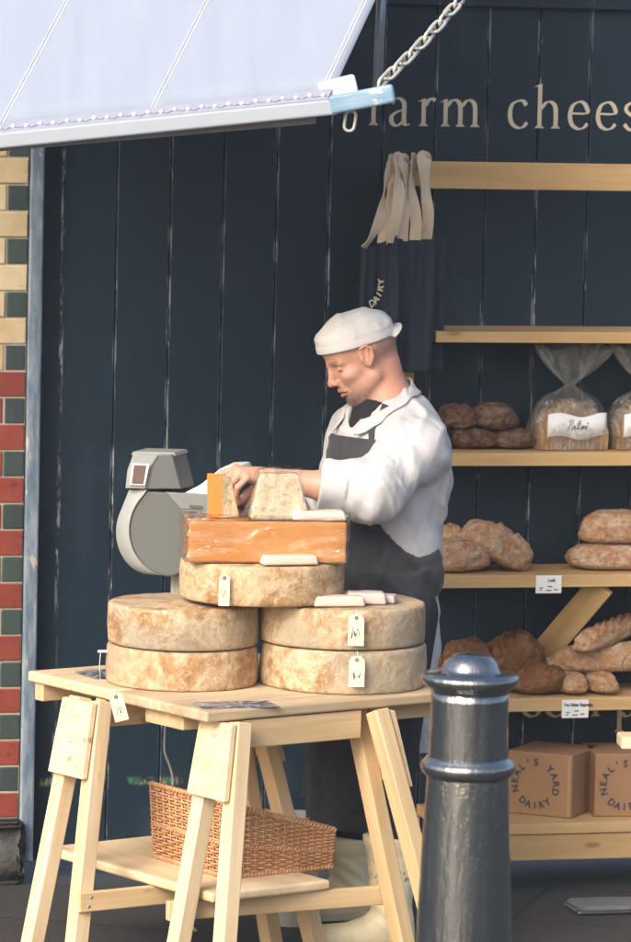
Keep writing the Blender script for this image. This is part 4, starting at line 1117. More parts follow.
# hem with lacing studs
b = MB(); b.prism([e0-run_n*.035+nA*.004, e1-run_n*.035+nA*.004, e1+run_n*.004+nA*.004, e0+run_n*.004+nA*.004], nA*.004); b.build('hem', TRIM, aw)
n = 44; cord = []; stud0 = None
for i in range(n):
    p = e0+(e1-e0)*(i+.5)/n-run_n*(.016+.003*(i % 2))+nA*.009
    m, _ = frame(p-Lx*.01, p+Lx*.01, nA)
    if stud0 is None: stud0 = MB().lathe([(.0056, -.001), (.0056, .002), (.004, .004), (.001, .0046)], n=10).build('lacing_stud', LACE, aw, m)
    else:
        o = stud0.copy(); COL.objects.link(o); o.parent = aw; o.matrix_basis = MW[aw.name].inverted() @ m
    cord += [p+nA*.0006, p+Lx*(LA/n*.5)-run_n*.008+nA*.0004]
cb = MB(); cb.tube(cord, .0011, 5); cb.build('cord', TRIM, aw)
# wooden front bar
f0 = atd(-260, 170-3, DA-.02); f1 = atd(338, 106.5, DA-.02)
board('front_bar', f0, f1, .036, .040, UP, m_plain('white_painted_bar', (.31, .355, .41), .5, var=.08, scale=12), aw, .006, 3)
board('end_piece', atd(330, 105.5, DA-.02), atd(394.5, 93, DA-.03), .046, .047, UP, BLUEW, aw, .008, 3)
board('block', atd(320, 94, DA+.03), atd(357, 85, DA+.03), .06, .058, UP, GREYWOOD, aw, .008, 3)
board('batten', atd(-200, 165, DA+.05), atd(316, 120, DA+.05), .03, .018, UP, m_plain('grey_batten', (.25, .25, .25), .6), aw, .003)
# loose link hanging below the bar
CHAIN_M = m_plain('galvanised_steel', (.50, .50, .47), .45, .5, var=.2, metal=.35)
def link_pts(c, t, s_, L=.046, w_=.019):
    """oval chain link: centre c, long axis t, side axis s_"""
    P = []
    for k in range(20):
        a = 2*math.pi*k/20; x, y = math.cos(a), math.sin(a)
        P.append(c+t*((L-w_)/2*(1 if x > 0 else -1)*min(1, abs(x)*3)+w_/2*x)+s_*(w_/2*y))
    return P
cc = atd(350, 121, DA-.0)
MB().tube(link_pts(cc, nrm([.12, 0, 1]), nrm([1, 0, -.1]), .05, .026), .0042, 8, True).build('loose_link', CHAIN_M, aw)
# steel rod
ra, rb = atd(384, -60, 11.9), atd(377, 90, 11.9)
rod = MB().tube([ra, rb-np.array([0, .0, .02])], .0135, 16).build('steel_rod', m_plain('blue_grey_steel', (.26, .33, .40), .28, .5, metal=.4)); tag(rod, 'dark steel rod standing upright behind the awning end', 'rod')
# chain from the bar up to the wall
chn = thing('chain', 'galvanised chain running from the awning end up to the wall', 'chain', atd(384, 88, DA))
A = atd(380, 84, DA+.0); B = atd(478, -22, DA+.45); nl = int(np.linalg.norm(B-A)/.044); tdir = nrm(B-A); s1 = nrm(np.cross(tdir, [0, 1, .2])); s2 = np.cross(tdir, s1)
pr = None
for i in range(nl):
    c = A+(B-A)*(i+.5)/nl; c = c-UP*.012*math.sin(math.pi*(i+.5)/nl); ang = R(35 if i % 2 else 125); s_ = s1*math.cos(ang)+s2*math.sin(ang)
    m, _ = frame(c-tdir*.01, c+tdir*.01, s_)
    if i < 1: pr = MB().tube([np.array([a_, d_, 0]) for a_, d_, _z in [tuple(p) for p in link_pts(np.zeros(3), np.array([1., 0, 0]), np.array([0, 1., 0]), .060, .027)]], .0046, 8, True).build('link', CHAIN_M, chn, m)
    else:
        o = pr.copy(); COL.objects.link(o); o.parent = chn; o.matrix_basis = MW[chn.name].inverted() @ m

# ------------------------------------------------------------------ bollard
def m_iron():
    t = NT('thick_black_gloss_paint'); n = t.noise(t.co((1, 1, .16)), 24, 4, .6); f = t.noise(t.co((1, 1, .4)), 60, 3, .6); g2 = t.noise(t.co(), 150, 2, .5)
    c = t.mix(n, (.005, .007, .008), (.013, .018, .018)); c = t.mix(t.ramp(f, [(.64, 0), (.72, .6)]), c, (.07, .10, .085))
    t.bump(t.math('ADD', t.math('ADD', n, t.math('MULTIPLY', f, .35)), t.math('MULTIPLY', g2, .05)), .36, .016)
    return t.fin(c, .07, .9, IOR=2.3, Coat_Weight=.6, Coat_Roughness=.05)
IRON = m_iron()
DB = 9.4
top = atd(471, 655, DB); bz = lambda y: float(atd(471, y, DB)[2]); k = DB/4512.
bx = [float(atd(471, 655, DB)[0]), DB]
bo = thing('bollard', 'black iron street bollard with rounded cap and ring', 'bollard', (bx[0], bx[1], 0))
mB = Matrix.Translation((bx[0], bx[1], 0))
def prof_px(L): return [(w_*k/1.0, bz(y)) for w_, y in L]
shaft = [(.12, 0.), (.12, .10), (.108, .12), (.104, .14)]+prof_px([(49, 960), (47.2, 900), (44.8, 840), (42.6, 800), (41.2, 775), (40.3, 768), (39.8, 755), (39.5, 720), (39.3, 700), (39.5, 692), (30, 690)])
MB().lathe(shaft, n=64, fn=lambda r, z, a: (r*(1+.004*math.sin(16*a)), z)).build('shaft', IRON, bo, mB)
ring = prof_px([(40, 778), (43, 775), (46.5, 772), (48, 768.5), (48, 764), (46, 761), (43.5, 759.5), (43, 757.5), (39.6, 756)])
MB().lathe(ring, n=64).build('ring', IRON, bo, mB)
cap = prof_px([(38, 696), (40, 691), (43, 687), (47.5, 684), (49.5, 680), (49.5, 676.5), (47, 673.5), (38, 672), (30, 671.5), (28.5, 668), (26, 662), (21, 656.5), (13, 653.6), (3, 652.8)])
MB().lathe(cap, n=64).build('cap', IRON, bo, mB)
# ------------------------------------------------------------------ thin haze volume added to lift the darks, standing in for lens veiling
hz = MB().box((0, 5, 1.6), (62, 0, 0), (0, 62, 0), (0, 0, 2.8)).build('haze', None); hz['kind'] = 'stuff'
hm = bpy.data.materials.new('veil_haze'); hm.use_nodes = True; ht = hm.node_tree
for n_ in list(ht.nodes):
    if n_.type != 'OUTPUT_MATERIAL': ht.nodes.remove(n_)
pv = ht.nodes.new('ShaderNodeVolumePrincipled'); pv.inputs['Color'].default_value = (.80, .89, 1.0, 1); pv.inputs['Density'].default_value = .0019; pv.inputs['Anisotropy'].default_value = .2
ht.links.new(pv.outputs[0], ht.nodes['Material Output'].inputs['Volume']); hz.data.materials.append(hm); hz.display_type = 'WIRE'

#PERSON#
# ------------------------------------------------------------------ person: implicit surfaces meshed on a sparse grid
def smin(a, b, k):
    h = np.clip(.5+.5*(b-a)/k, 0, 1); return b+(a-b)*h-k*h*(1-h)
def smax(a, b, k): return -smin(-a, -b, k)
def ell(p, c, r, M=None):
    q = p-np.array(c)
    if M is not None: q = q@M
    r = np.array(r); k0 = np.linalg.norm(q/r, axis=1); k1 = np.linalg.norm(q/(r*r), axis=1)+1e-9
    return k0*(k0-1)/k1
def cap_(p, a, b, r1, r2):
    a = np.array(a); b = np.array(b); d = b-a; t = np.clip((p-a)@d/(d@d), 0, 1)
    return np.linalg.norm(p-a-t[:, None]*d, axis=1)-(r1+(r2-r1)*t)
def sdf_mesh(f, lo, hi, h):
    lo = np.array(lo); hi = np.array(hi); nb = np.ceil((hi-lo)/(8*h)).astype(int); n = nb*8+1
    g = np.full(n, 1., np.float32)
    bi = np.stack(np.meshgrid(*[np.arange(k) for k in nb], indexing='ij'), -1).reshape(-1, 3)
    ctr = lo+(bi*8+4)*h; v = f(ctr); act = np.abs(v) < 8*h*.87*1.7+.012
    for (i, j, k), val in zip(bi[~act], v[~act]): g[i*8:i*8+9, j*8:j*8+9, k*8:k*8+9] = val
    off = np.stack(np.meshgrid(*[np.arange(9)]*3, indexing='ij'), -1).reshape(-1, 3); ab = bi[act]
    for s in range(0, len(ab), 400):
        bl = ab[s:s+400]; idx = (bl[:, None, :]*8+off[None]).reshape(-1, 3); vv = f(lo+idx*h)
        g[idx[:, 0], idx[:, 1], idx[:, 2]] = vv
    ins = g < 0
    c = [ins[a:n[0]-1+a, b_:n[1]-1+b_, d:n[2]-1+d] for a in (0, 1) for b_ in (0, 1) for d in (0, 1)]
    sm = sum(x.astype(np.int8) for x in c); cells = np.argwhere((sm > 0) & (sm < 8))
    vid = np.full(n-1, -1, np.int64); vid[tuple(cells.T)] = np.arange(len(cells))
    acc = np.zeros((len(cells), 3)); cnt = np.zeros(len(cells))
    cor = [(a, b_, d) for a in (0, 1) for b_ in (0, 1) for d in (0, 1)]
    for A in cor:
        for ax in range(3):
            if A[ax] == 0:
                B = list(A); B[ax] = 1
                va = g[tuple((cells+A).T)]; vb = g[tuple((cells+B).T)]; x = (va < 0) != (vb < 0)
                t = np.where(x, va/(va-vb+1e-12), 0); pt = np.tile(np.array(A, float), (len(cells), 1)); pt[:, ax] = t
                acc[x] += pt[x]; cnt[x] += 1
    verts = lo+(cells+acc/np.maximum(cnt, 1)[:, None])*h
    faces = []
    for ax in range(3):
        u, w_ = [(1, 2), (2, 0), (0, 1)][ax]
        sl0 = [slice(0, n[i]-1) if i == ax else slice(1, n[i]-1) for i in range(3)]; sl1 = list(sl0); sl1[ax] = slice(1, n[ax])
        a = ins[tuple(sl0)]; b_ = ins[tuple(sl1)]; e = np.argwhere(a != b_); base = e.copy()
        for i in range(3):
            if i != ax: base[:, i] += 1
        q = []
        for du, dw in ((-1, -1), (0, -1), (0, 0), (-1, 0)):
            c_ = base.copy(); c_[:, u] += du; c_[:, w_] += dw; q.append(vid[tuple(c_.T)])
        q = np.stack(q, 1); fl = a[tuple(e.T)]
        q[~fl] = q[~fl][:, ::-1]; faces.append(q)
    return verts, np.concatenate(faces)
def sdf_obj(name, f, lo, hi, h, mat, parent, col=None):
    vs, fs = sdf_mesh(f, lo, hi, h)
    me = bpy.data.meshes.new(name); me.vertices.add(len(vs)); me.vertices.foreach_set('co', vs.astype(np.float32).ravel())
    me.loops.add(len(fs)*4); me.loops.foreach_set('vertex_index', fs.ravel().astype(np.int32))
    me.polygons.add(len(fs)); me.polygons.foreach_set('loop_start', np.arange(0, len(fs)*4, 4, dtype=np.int32)); me.polygons.foreach_set('loop_total', np.full(len(fs), 4, np.int32))
    me.update(); me.validate(); setsmooth(me)
    if col is not None:
        at = me.color_attributes.new('tint', 'FLOAT_COLOR', 'POINT'); c = np.ones((len(vs), 4), np.float32); c[:, :3] = col(vs); at.data.foreach_set('color', c.ravel())
    return link(name, me, mat, parent)
def rotm(z, x, y): return np.stack([nrm(x), nrm(y), nrm(z)], 1)

man = thing('person', 'man in white coat, white cap and dark apron working behind the cheeses', 'person', (.20, 12.1, 0))
# torso frame: faces left and a little towards the camera
TY = R(33); tf = np.array([-math.cos(TY), -math.sin(TY), 0]); tl = np.array([-tf[1]*-1*-1, tf[0], 0]); tl = np.array([math.sin(TY), -math.cos(TY), 0])
Pp = lambda x, y, d: atd(x, y, d)
shc = Pp(386, 424, 12.10)
shL = shc+tl*.155+np.array([.0, 0, -.012]); shR = shc-tl*.135+UP*-.01
elL = Pp(372, 493, 11.85); wrL = Pp(273, 478.5, 11.86)
elR = Pp(338, 520, 12.22); wrR = Pp(268, 512, 12.02)
hip = Pp(379, 610, 12.12); waist = Pp(382, 552, 12.11); chest = Pp(387, 468, 12.11)
neckb = Pp(389, 404, 12.11)
hipL = hip+tl*.10; hipR = hip-tl*.10
anL = np.array([Pp(391, 905, 11.76)[0], 11.76, .09]); anR = np.array([Pp(349, 900, 12.22)[0], 12.22, .09])
knL = (hipL+anL)/2+np.array([-.02, -.01, .02]); knR = (hipR+anR)/2+np.array([-.03, 0, .02])
MT = np.stack([tf, tl, UP], 1)                                   # columns: forward, left, up
# head frame
HY, HP = R(14), R(25)
hf0 = np.array([-math.cos(HY), -math.sin(HY), 0]); hl = np.array([math.sin(HY), -math.cos(HY), 0])
hf = hf0*math.cos(HP)-UP*math.sin(HP); hu = UP*math.cos(HP)+hf0*math.sin(HP)
MH = np.stack([hf, hl, hu], 1); HC = Pp(364.5, 356, 12.09); HS = np.array([1.0, 1.0, .92])
def tohead(p): return ((p-HC)@MH)/HS
def f_head(p):
    q = tohead(p); s = q.copy(); s[:, 1] = np.abs(s[:, 1])
    d = ell(q, (-.008, 0, .040), (.095, .076, .085))
    d = smin(d, ell(q, (.052, 0, .052), (.050, .062, .046)), .03)
    d = smin(d, ell(q, (.035, 0, -.035), (.058, .060, .080)), .03)
    d = smin(d, cap_(s, (.005, .052, -.055), (.062, .018, -.100), .018, .020), .03)      # jaw line
    d = smin(d, ell(q, (.074, 0, -.104), (.020, .022, .018)), .016)                       # chin
    d = smin(d, ell(s, (.062, .042, -.022), (.024, .022, .018)), .02)                     # cheek bones
    d = smin(d, cap_(s, (.092, .006, .023), (.076, .045, .021), .0115, .010), .012)           # brow
    d = smax(d, -ell(s, (.100, .033, .004), (.018, .017, .011)), .012)                    # eye sockets
    d = smin(d, ell(s, (.0745, .033, .003), (.015, .016, .012)), .004)                     # lids over the eyes
    d = smax(d, -cap_(s, (.0885, .022, -.0035), (.083, .044, -.0045), .0016, .0016), .003)
    d = smin(d, cap_(q, (.0945, 0, .014), (.1085, 0, -.028), .0100, .0110), .010)           # nose bridge
    d = smin(d, ell(q, (.1115, 0, -.034), (.0120, .012, .0110)), .008)
    d = smin(d, ell(s, (.099, .0135, -.037), (.012, .008, .0085)), .006)
    d = smax(d, -ell(s, (.108, .007, -.0425), (.006, .0035, .004)), .003)                 # nostrils
    d = smax(d, -cap_(s, (.099, .020, -.037), (.078, .033, -.066), .0020, .0014), .009)   # folds beside the mouth
    d = smin(d, ell(q, (.088, 0, -.060), (.014, .022, .014)), .014)                       # upper lip mound
    d = smin(d, cap_(s, (.1005, 0, -.0625), (.089, .021, -.0665), .0055, .0035), .004)
    d = smin(d, cap_(s, (.097, 0, -.0785), (.087, .018, -.0745), .0060, .0035), .005)
    d = smax(d, -cap_(s, (.104, 0, -.0705), (.088, .022, -.0705), .0024, .0015), .003)    # lips slightly parted
    # ears
    e_ = s-np.array([.022, 0, .014])
    ea = ell(e_, (-.012, .076, -.002), (.020, .009, .033), None)
    ea = smax(ea, -ell(e_, (-.008, .087, .004), (.0125, .009, .022)), .003)
    for a, b_ in (((.000, .082, .026), (-.016, .086, .030)), ((-.016, .086, .030), (-.030, .087, .014)), ((-.030, .087, .014), (-.026, .084, -.010)), ((-.026, .084, -.010), (-.010, .080, -.030))):
        ea = smin(ea, cap_(e_, a, b_, .0042, .0042), .003)
    ea = smin(ea, cap_(e_, (-.019, .083, .016), (-.014, .082, -.014), .0032, .0036), .003); ea = smin(ea, ell(e_, (.004, .080, -.006), (.005, .005, .008)), .004)
    d = smin(d, ea, .005)
    return d
def lh(v): return HC+MH@(np.array(v)*HS)
NK = lh((-.035, 0, -.05))
def f_neck(p):
    d = cap_(p, NK+hf*.012, neckb+tf*.0-UP*.03, .052, .061)
    return smin(d, cap_(p, lh((-.045, 0, -.02)), neckb-UP*.02, .042, .060), .02)
# hands -------------------------------------------------
def f_handL(p):
    kn = [Pp(247, 478, 11.815), Pp(240.5, 473.5, 11.828), Pp(236.5, 470.5, 11.848), Pp(236, 469, 11.870)]
    pip = [Pp(238, 487, 11.805), Pp(230, 484.5, 11.815), Pp(225, 480, 11.838), Pp(221, 474, 11.868)]
    dip = [Pp(236, 495, 11.818), Pp(226, 494.5, 11.825), Pp(220, 491, 11.842), Pp(213, 482, 11.868)]
    tip = [Pp(239, 501, 11.832), Pp(228, 502, 11.84), Pp(221, 500, 11.852), Pp(210, 490, 11.868)]
    d = cap_(p, wrL, (kn[1]+kn[2])/2-UP*.004, .0265, .020)
    for k_ in kn: d = smin(d, cap_(p, wrL*.72+k_*.28, k_, .020, .0108), .010)
    for a, b_, c, e, r in zip(kn, pip, dip, tip, (.0088, .0098, .0102, .0098)):
        fg = smin(cap_(p, a, b_, r*1.08, r), cap_(p, b_, c, r*1.02, r*.9), .003); fg = smin(fg, cap_(p, c, e, r*.9, r*.78), .003)
        fg = smin(fg, ell(p, a+UP*.002, (.0115, .0115, .0108)), .004)
        d = smin(d, fg, .0035)
    th = smin(cap_(p, wrL+np.array([-.02, .02, -.01]), Pp(252, 491, 11.885), .017, .013), cap_(p, Pp(252, 491, 11.885), Pp(241, 500, 11.88), .0125, .0115), .006)
    th = smin(th, cap_(p, Pp(241, 500, 11.88), Pp(233, 506, 11.87), .0115, .009), .004)
    return smin(d, th, .007)
def f_handR(p):
    kn = [Pp(250, 499, 12.005), Pp(248, 496, 11.985), Pp(249, 496, 11.965), Pp(252, 498, 11.945)]
    pip = [Pp(240, 505, 12.005), Pp(236, 501, 11.98), Pp(237, 502, 11.958), Pp(241, 506, 11.937)]
    tip = [Pp(238, 514, 12.00), Pp(232, 512, 11.975), Pp(233, 514, 11.955), Pp(238, 517, 11.935)]
    d = cap_(p, wrR, (kn[1]+kn[2])/2, .0255, .020)
    for k_ in kn: d = smin(d, cap_(p, wrR*.7+k_*.3, k_, .019, .011), .010)
    for a, b_, e, r in zip(kn, pip, tip, (.0088, .0098, .0102, .0098)):
        d = smin(d, smin(cap_(p, a, b_, r*1.08, r), cap_(p, b_, e, r, r*.8), .003), .0035)
    th = smin(cap_(p, wrR+np.array([-.02, -.02, 0]), Pp(254, 508, 11.935), .016, .012), cap_(p, Pp(254, 508, 11.935), Pp(243, 514, 11.925), .0115, .009), .004)
    return smin(d, th, .007)
def f_arms(p):
    d = smin(cap_(p, shL-UP*.02, elL, .052, .044), cap_(p, elL, wrL+(elL-wrL)*.55, .045, .041), .02)
    d = smin(d, cap_(p, wrL+(elL-wrL)*.55, wrL, .041, .0265), .02)
    e = smin(cap_(p, shR-UP*.02, elR, .052, .044), cap_(p, elR, wrR, .044, .027), .02)
    return np.minimum(d, e)
def f_trunk(p):
    q = (p-chest)@MT
    d = ell(q, (0, 0, 0), (.115, .165, .20)); q2 = (p-waist)@MT; d = smin(d, ell(q2, (.01, 0, 0), (.12, .155, .16)), .06)
    q3 = (p-hip)@MT; d = smin(d, ell(q3, (-.01, 0, 0), (.12, .165, .14)), .05)
    d = smin(d, cap_(p, shL-UP*.02, shR-UP*.02, .055, .055), .05); return smin(d, cap_(p, neckb-UP*.05, neckb+UP*.0, .09, .065), .05)
def f_legs(p):
    d = smin(cap_(p, hipL, knL, .085, .06), cap_(p, knL, anL, .050, .030), .02)
    e = smin(cap_(p, hipR, knR, .085, .06), cap_(p, knR, anR, .050, .030), .02)
    fo = np.minimum(cap_(p, anL-UP*.04, anL+np.array([-.12, -.02, -.06]), .035, .028), cap_(p, anR-UP*.04, anR+np.array([-.12, -.02, -.06]), .035, .028))
    return smin(np.minimum(d, e), fo, .02)
def f_body(p):
    out = np.full(len(p), 9.)
    def grp(fn, lo, hi, k):
        nonlocal out
        lo = np.array(lo); hi = np.array(hi); m = np.all((p > lo-.1) & (p < hi+.1), axis=1)
        bd = np.linalg.norm(np.maximum(np.maximum(lo-p, p-hi), 0), axis=1)+.02
        v = bd.copy()
        if m.any(): v[m] = fn(p[m])
        out = smin(out, v, k)
    z = UP
    grp(f_head, HC-.17, HC+.17, .0001); grp(f_neck, neckb-.16, HC+.08, .018)
    grp(f_trunk, hip-np.array([.22, .22, .2]), neckb+np.array([.25, .25, .1]), .03)
    lo = np.minimum.reduce([shL, shR, elL, elR, wrL, wrR])-.06; hi = np.maximum.reduce([shL, shR, elL, elR, wrL, wrR])+.06
    grp(f_arms, lo, hi, .02)
    grp(f_handL, wrL-np.array([.17, .09, .10]), wrL+.06, .010); grp(f_handR, wrR-np.array([.15, .11, .08]), wrR+.06, .010)
    grp(f_legs, np.minimum(anL, anR)-np.array([.2, .1, .15]), np.maximum(hipL, hipR)+.1, .03)
    return out
def skin_col(v):
    q = tohead(v); s = np.abs(q[:, 1]); n1 = vnoise(v*60, 3)[:, None]; n2 = vnoise(v*220, 5)[:, None]; n3 = vnoise(v*18, 8)[:, None]
    skin = np.array([.53, .29, .21])*(1+.05*n1+.04*n2)+np.array([.02, -.006, -.006])*n3
    def mixc(m, c, a=1.): 
        nonlocal skin
        m = np.clip(m, 0, 1)[:, None]*a; skin = skin*(1-m)+np.array(c)*m
    hd = (np.linalg.norm(q, axis=1) < .19)
    sm = lambda x, a, b_: np.clip((x-a)/(b_-a), 0, 1)
    red = hd*np.maximum(sm(-q[:, 0], -.02, .06)*.8, np.exp(-((q[:, 0]-.115)/.02)**2-((q[:, 2]+.03)/.02)**2))       # neck, ears, nose tip
    mixc(red, (.56, .235, .165), .7)
    hair = hd*sm(-q[:, 0], .002, .03)*sm(q[:, 2], -.035, -.005)*(s < .074)
    mixc(hair*(.75+.25*n2[:, 0]), (.20, .15, .13), .8)
    # stubble: chin, jaw and moustache
    ch = hd*sm(q[:, 0], .01, .055)*sm(-q[:, 2], .055, .085)
    mo = hd*np.exp(-((q[:, 2]+.052)/.008)**2)*sm(q[:, 0], .07, .085)
    mixc(np.maximum(ch*.9, mo*.85)*(.75+.35*n2[:, 0]), (.15, .115, .10), .9)
    gt = hd*np.exp(-((q[:, 2]+.098)/.016)**2)*sm(q[:, 0], .055, .078); mixc(gt*(.8+.3*n2[:, 0]), (.09, .075, .068), .95)
    lip = hd*(s < .021)*np.maximum(np.exp(-((q[:, 2]+.0625)/.0055)**2), np.exp(-((q[:, 2]+.079)/.006)**2))*sm(q[:, 0], .083, .09); mixc(lip, (.42, .15, .12), .8)
    mth = hd*(s < .022)*np.exp(-((q[:, 2]+.0705)/.0022)**2)*sm(q[:, 0], .08, .086); mixc(mth, (.10, .03, .025), .9)
    br = hd*np.exp(-((q[:, 2]-.026-.12*(s-.03))/.0050)**2)*sm(q[:, 0], .06, .075)*sm(s, .010, .016)*(1-sm(s, .046, .054)); mixc(br*(.8+.3*n2[:, 0]), (.17, .105, .07), .9)
    la = hd*np.exp(-((q[:, 2]+.0038)/.0042)**2)*sm(q[:, 0], .065, .075)*sm(s, .018, .022)*(1-sm(s, .044, .048)); mixc(la, (.10, .06, .05), .85)
    return skin
def m_skin():
    t = NT('weathered_skin'); at = t.n('ShaderNodeAttribute', attribute_name='tint')
    n = t.noise(t.co((1, 1, 1), False), 420, 3, .6); t.bump(n, .12, .002)
    return t.fin(at.outputs['Color'], .48, .4, Subsurface_Weight=.12, Subsurface_Scale=.008)
SKIN = m_skin()
lo = [min(anL[0], wrL[0]-.16, anR[0]-.2)-.03, 11.58, -.01]; hi = [.52, 12.50, 1.75]
body = sdf_obj('body', f_body, lo, hi, .0027, SKIN, man, skin_col)

# coat --------------------------------------------------
def ridge(p, sc, seed): return 1-np.abs(vnoise(p*np.array(sc), seed))*2
cuffL = wrL+(elL-wrL)*.50; axL = nrm(cuffL-elL)
cuffR = wrR+(elR-wrR)*.42; axR = nrm(cuffR-elR)
def crease(p, M, sc, seed, k=4):
    q = (p@M)*np.array(sc); n = vnoise(q, seed)*.72+vnoise(q*1.9+5.3, seed+50)*.28
    return np.exp(-(n*k*.62)**2)
MF1 = np.stack([nrm([.75, .2, .62]), nrm([.2, -1, .1]), nrm([-.62, .1, .75])], 1)
MF2 = np.stack([nrm([.95, .1, -.25]), nrm([.1, -1, 0]), nrm([.25, 0, .95])], 1)
def folds(p):
    pw = p+.032*np.stack([vnoise(p*7, 41), vnoise(p*7, 42), vnoise(p*7, 43)], 1)
    f = -.0105*crease(pw, MF1, (14, 4.5, 2.8), 11, 4)-.0080*crease(pw, MF2, (19, 6, 4), 15, 4)-.0042*crease(pw, MF1, (31, 13, 9), 17, 4)-.0018*crease(pw, MF2, (44, 22, 14), 23, 3)+.0030*vnoise(p*6, 12)+.010
    e = np.exp(-(np.linalg.norm(p-elL, axis=1)/.12)**2); t_ = (p-elL)@nrm(axL+nrm(shL-elL))
    f += -e*.0095*crease(p, np.stack([nrm(axL+nrm(shL-elL)), nrm([0, 1, 0]), nrm(axL-nrm(shL-elL))], 1), (24, 9, 7), 19, 3)
    return f
def f_coat0(p, inner=False):
    q = (p-chest)@MT
    d = ell(q, (-.015, 0, .0), (.150, .180, .215)); q2 = (p-waist)@MT
    d = smin(d, ell(q2, (-.005, 0, -.01), (.144, .168, .20)), .08)
    d = smin(d, cap_(p, shL-UP*.03, shR-UP*.03, .068, .066), .05)
    d = smin(d, cap_(p, neckb-UP*.065+tf*-.005, neckb-UP*.02-tf*.0, .105, .072), .05)
    # skirt of the coat
    q3 = (p-hip)@MT; rr = np.hypot(q3[:, 0]/.145, q3[:, 1]/.172); k = np.clip((.05-q3[:, 2])/.5, 0, 1)
    sk = (rr-1-.10*k)*.150; sk = np.maximum(sk, np.abs(q3[:, 2]+.20)-.30); 
    ang = np.arctan2(q3[:, 1], q3[:, 0]); sk += .006*k*np.sin(ang*9)
    d = smin(d, sk, .03)
    return d
def f_sleeves(p):
    a = smin(cap_(p, shL-UP*.045, elL, .076, .065), cap_(p, elL-axL*.0, cuffL, .068, .059), .03)
    b_ = smin(cap_(p, shR-UP*.045, elR, .080, .070), cap_(p, elR, cuffR, .072, .058), .03)
    # turned-back cuffs
    return a, b_
def f_coat(p):
    d = f_coat0(p); a, b_ = f_sleeves(p); fo = folds(p)
    d = smin(smin(d, a, .028), b_, .028)+fo
    for ax, c, r, el, rin in ((axL, cuffL, .0605, elL, .052), (axR, cuffR, .058, elR, .050)):
        t_ = (p-c)@ax; rad = np.linalg.norm(p-c-t_[:, None]*ax, axis=1); near = np.linalg.norm(p-c, axis=1) < .14
        # slice the sleeve end flat, add the folded cuff, hollow it out
        wob = .004*np.sin(np.arctan2((p-c)@np.cross(ax, UP), (p-c)@UP)*3)
        d = np.where(near, smax(d, t_-.004+wob, .004), d)
        cf = smax(rad-(r+.0095+wob*.8), np.abs(t_+.032)-.036, .006); d = smin(d, cf, .004)
        hole = np.maximum(rad-rin, -(t_+.09)); d = np.where(near, smax(d, -np.maximum(hole, -(t_+.10)), .004), d)
    # neck opening
    nk = smin(cap_(p, neckb-UP*.03+tf*.01, NK+UP*.10+tf*.01, .066, .082), cap_(p, neckb-UP*.055+tf*.085, neckb+UP*.08+tf*.09, .034, .075), .03); d = smax(d, -nk, .006)
    return d
COATM = None
def m_coat():
    t = NT('white_cotton_coat'); n = t.noise(t.co((1, 1, 1), False), 300, 3, .6); f = t.noise(t.co((1, 1, .7), False), 20, 5, .6, .8)
    t.bump(t.math('ADD', t.math('MULTIPLY', n, .08), f), .3, .010)
    return t.fin(t.mix(f, (.46, .46, .475), (.51, .51, .525)), .8, .2, Sheen_Weight=.1)
COATM = m_coat()
coat = sdf_obj('coat', f_coat, [-.10, 11.62, .50], [.60, 12.55, 1.56], .0036, COATM, man)
# collar: a turned-down band round the neck, open at the front and falling towards the chest
def collar_mesh():
    P, Wv, Nv = [], [], []
    for a in np.linspace(R(-152), R(152), 41):
        o = -tf*math.cos(a)+tl*math.sin(a); f_ = (1-math.cos(a))/2                # f_ = 0 at the nape, 1 at the throat
        r = .066+.030*f_+.003*math.sin(a*3)
        p = neckb+tf*(.010+.030*f_)+o*r+UP*(.066-.112*f_**1.1+.002*math.sin(a*7))
        down = nrm(-UP*.85+o*.52+(tf*.15 if f_ > .6 else 0)); hw = .0195+.007*max(0, f_-.55)*2
        P.append(p+down*hw*.8); Wv.append(down*hw); Nv.append(nrm(np.cross(down, np.cross(o, UP))))
    vs, fs, m_ = [], [], 7
    for p, wv_ in zip(P, Wv):
        for k_ in range(m_):
            q = p+wv_*(-1+2*k_/(m_-1))
            for _ in range(12):
                d_ = float(f_coat(q[None])[0])
                if d_ >= .0055 or k_ < 1: break
                e = 1e-3; g_ = nrm([float(f_coat((q+np.eye(3)[i]*e)[None])[0])-d_ for i in range(3)]); q = q+g_*(.006-d_)*.8
            vs.append(q)
    n_ = len(P)
    for a in range(n_-1):
        for k_ in range(m_-1): fs.append((a*m_+k_, a*m_+k_+1, (a+1)*m_+k_+1, (a+1)*m_+k_))
    o = mk('collar', vs, fs, COATM, coat, True); md = o.modifiers.new('thick', 'SOLIDIFY'); md.thickness = .004; md.offset = 0; return o
collar_mesh()
# left and right lapel points lying on the chest
def lapel(pts, th): 
    c = np.mean(pts, axis=0); return MB().prism([np.array(p)-c for p in pts], th, .002), Matrix.Translation(V(c))
BLACK = m_plain('black_cotton', (.018, .019, .022), .85, .2, var=.2, bump=.2)
def f_under(p):
    d = cap_(p, neckb-UP*.085+tf*.05, neckb-UP*.030+tf*.034, .072, .072); return smax(d, -(cap_(p, neckb-UP*.03+tf*.03, neckb+UP*.2+tf*.0, .060, .062)), .003)
sdf_obj('undershirt', f_under, neckb-.15, neckb+.13, .0035, BLACK, man)

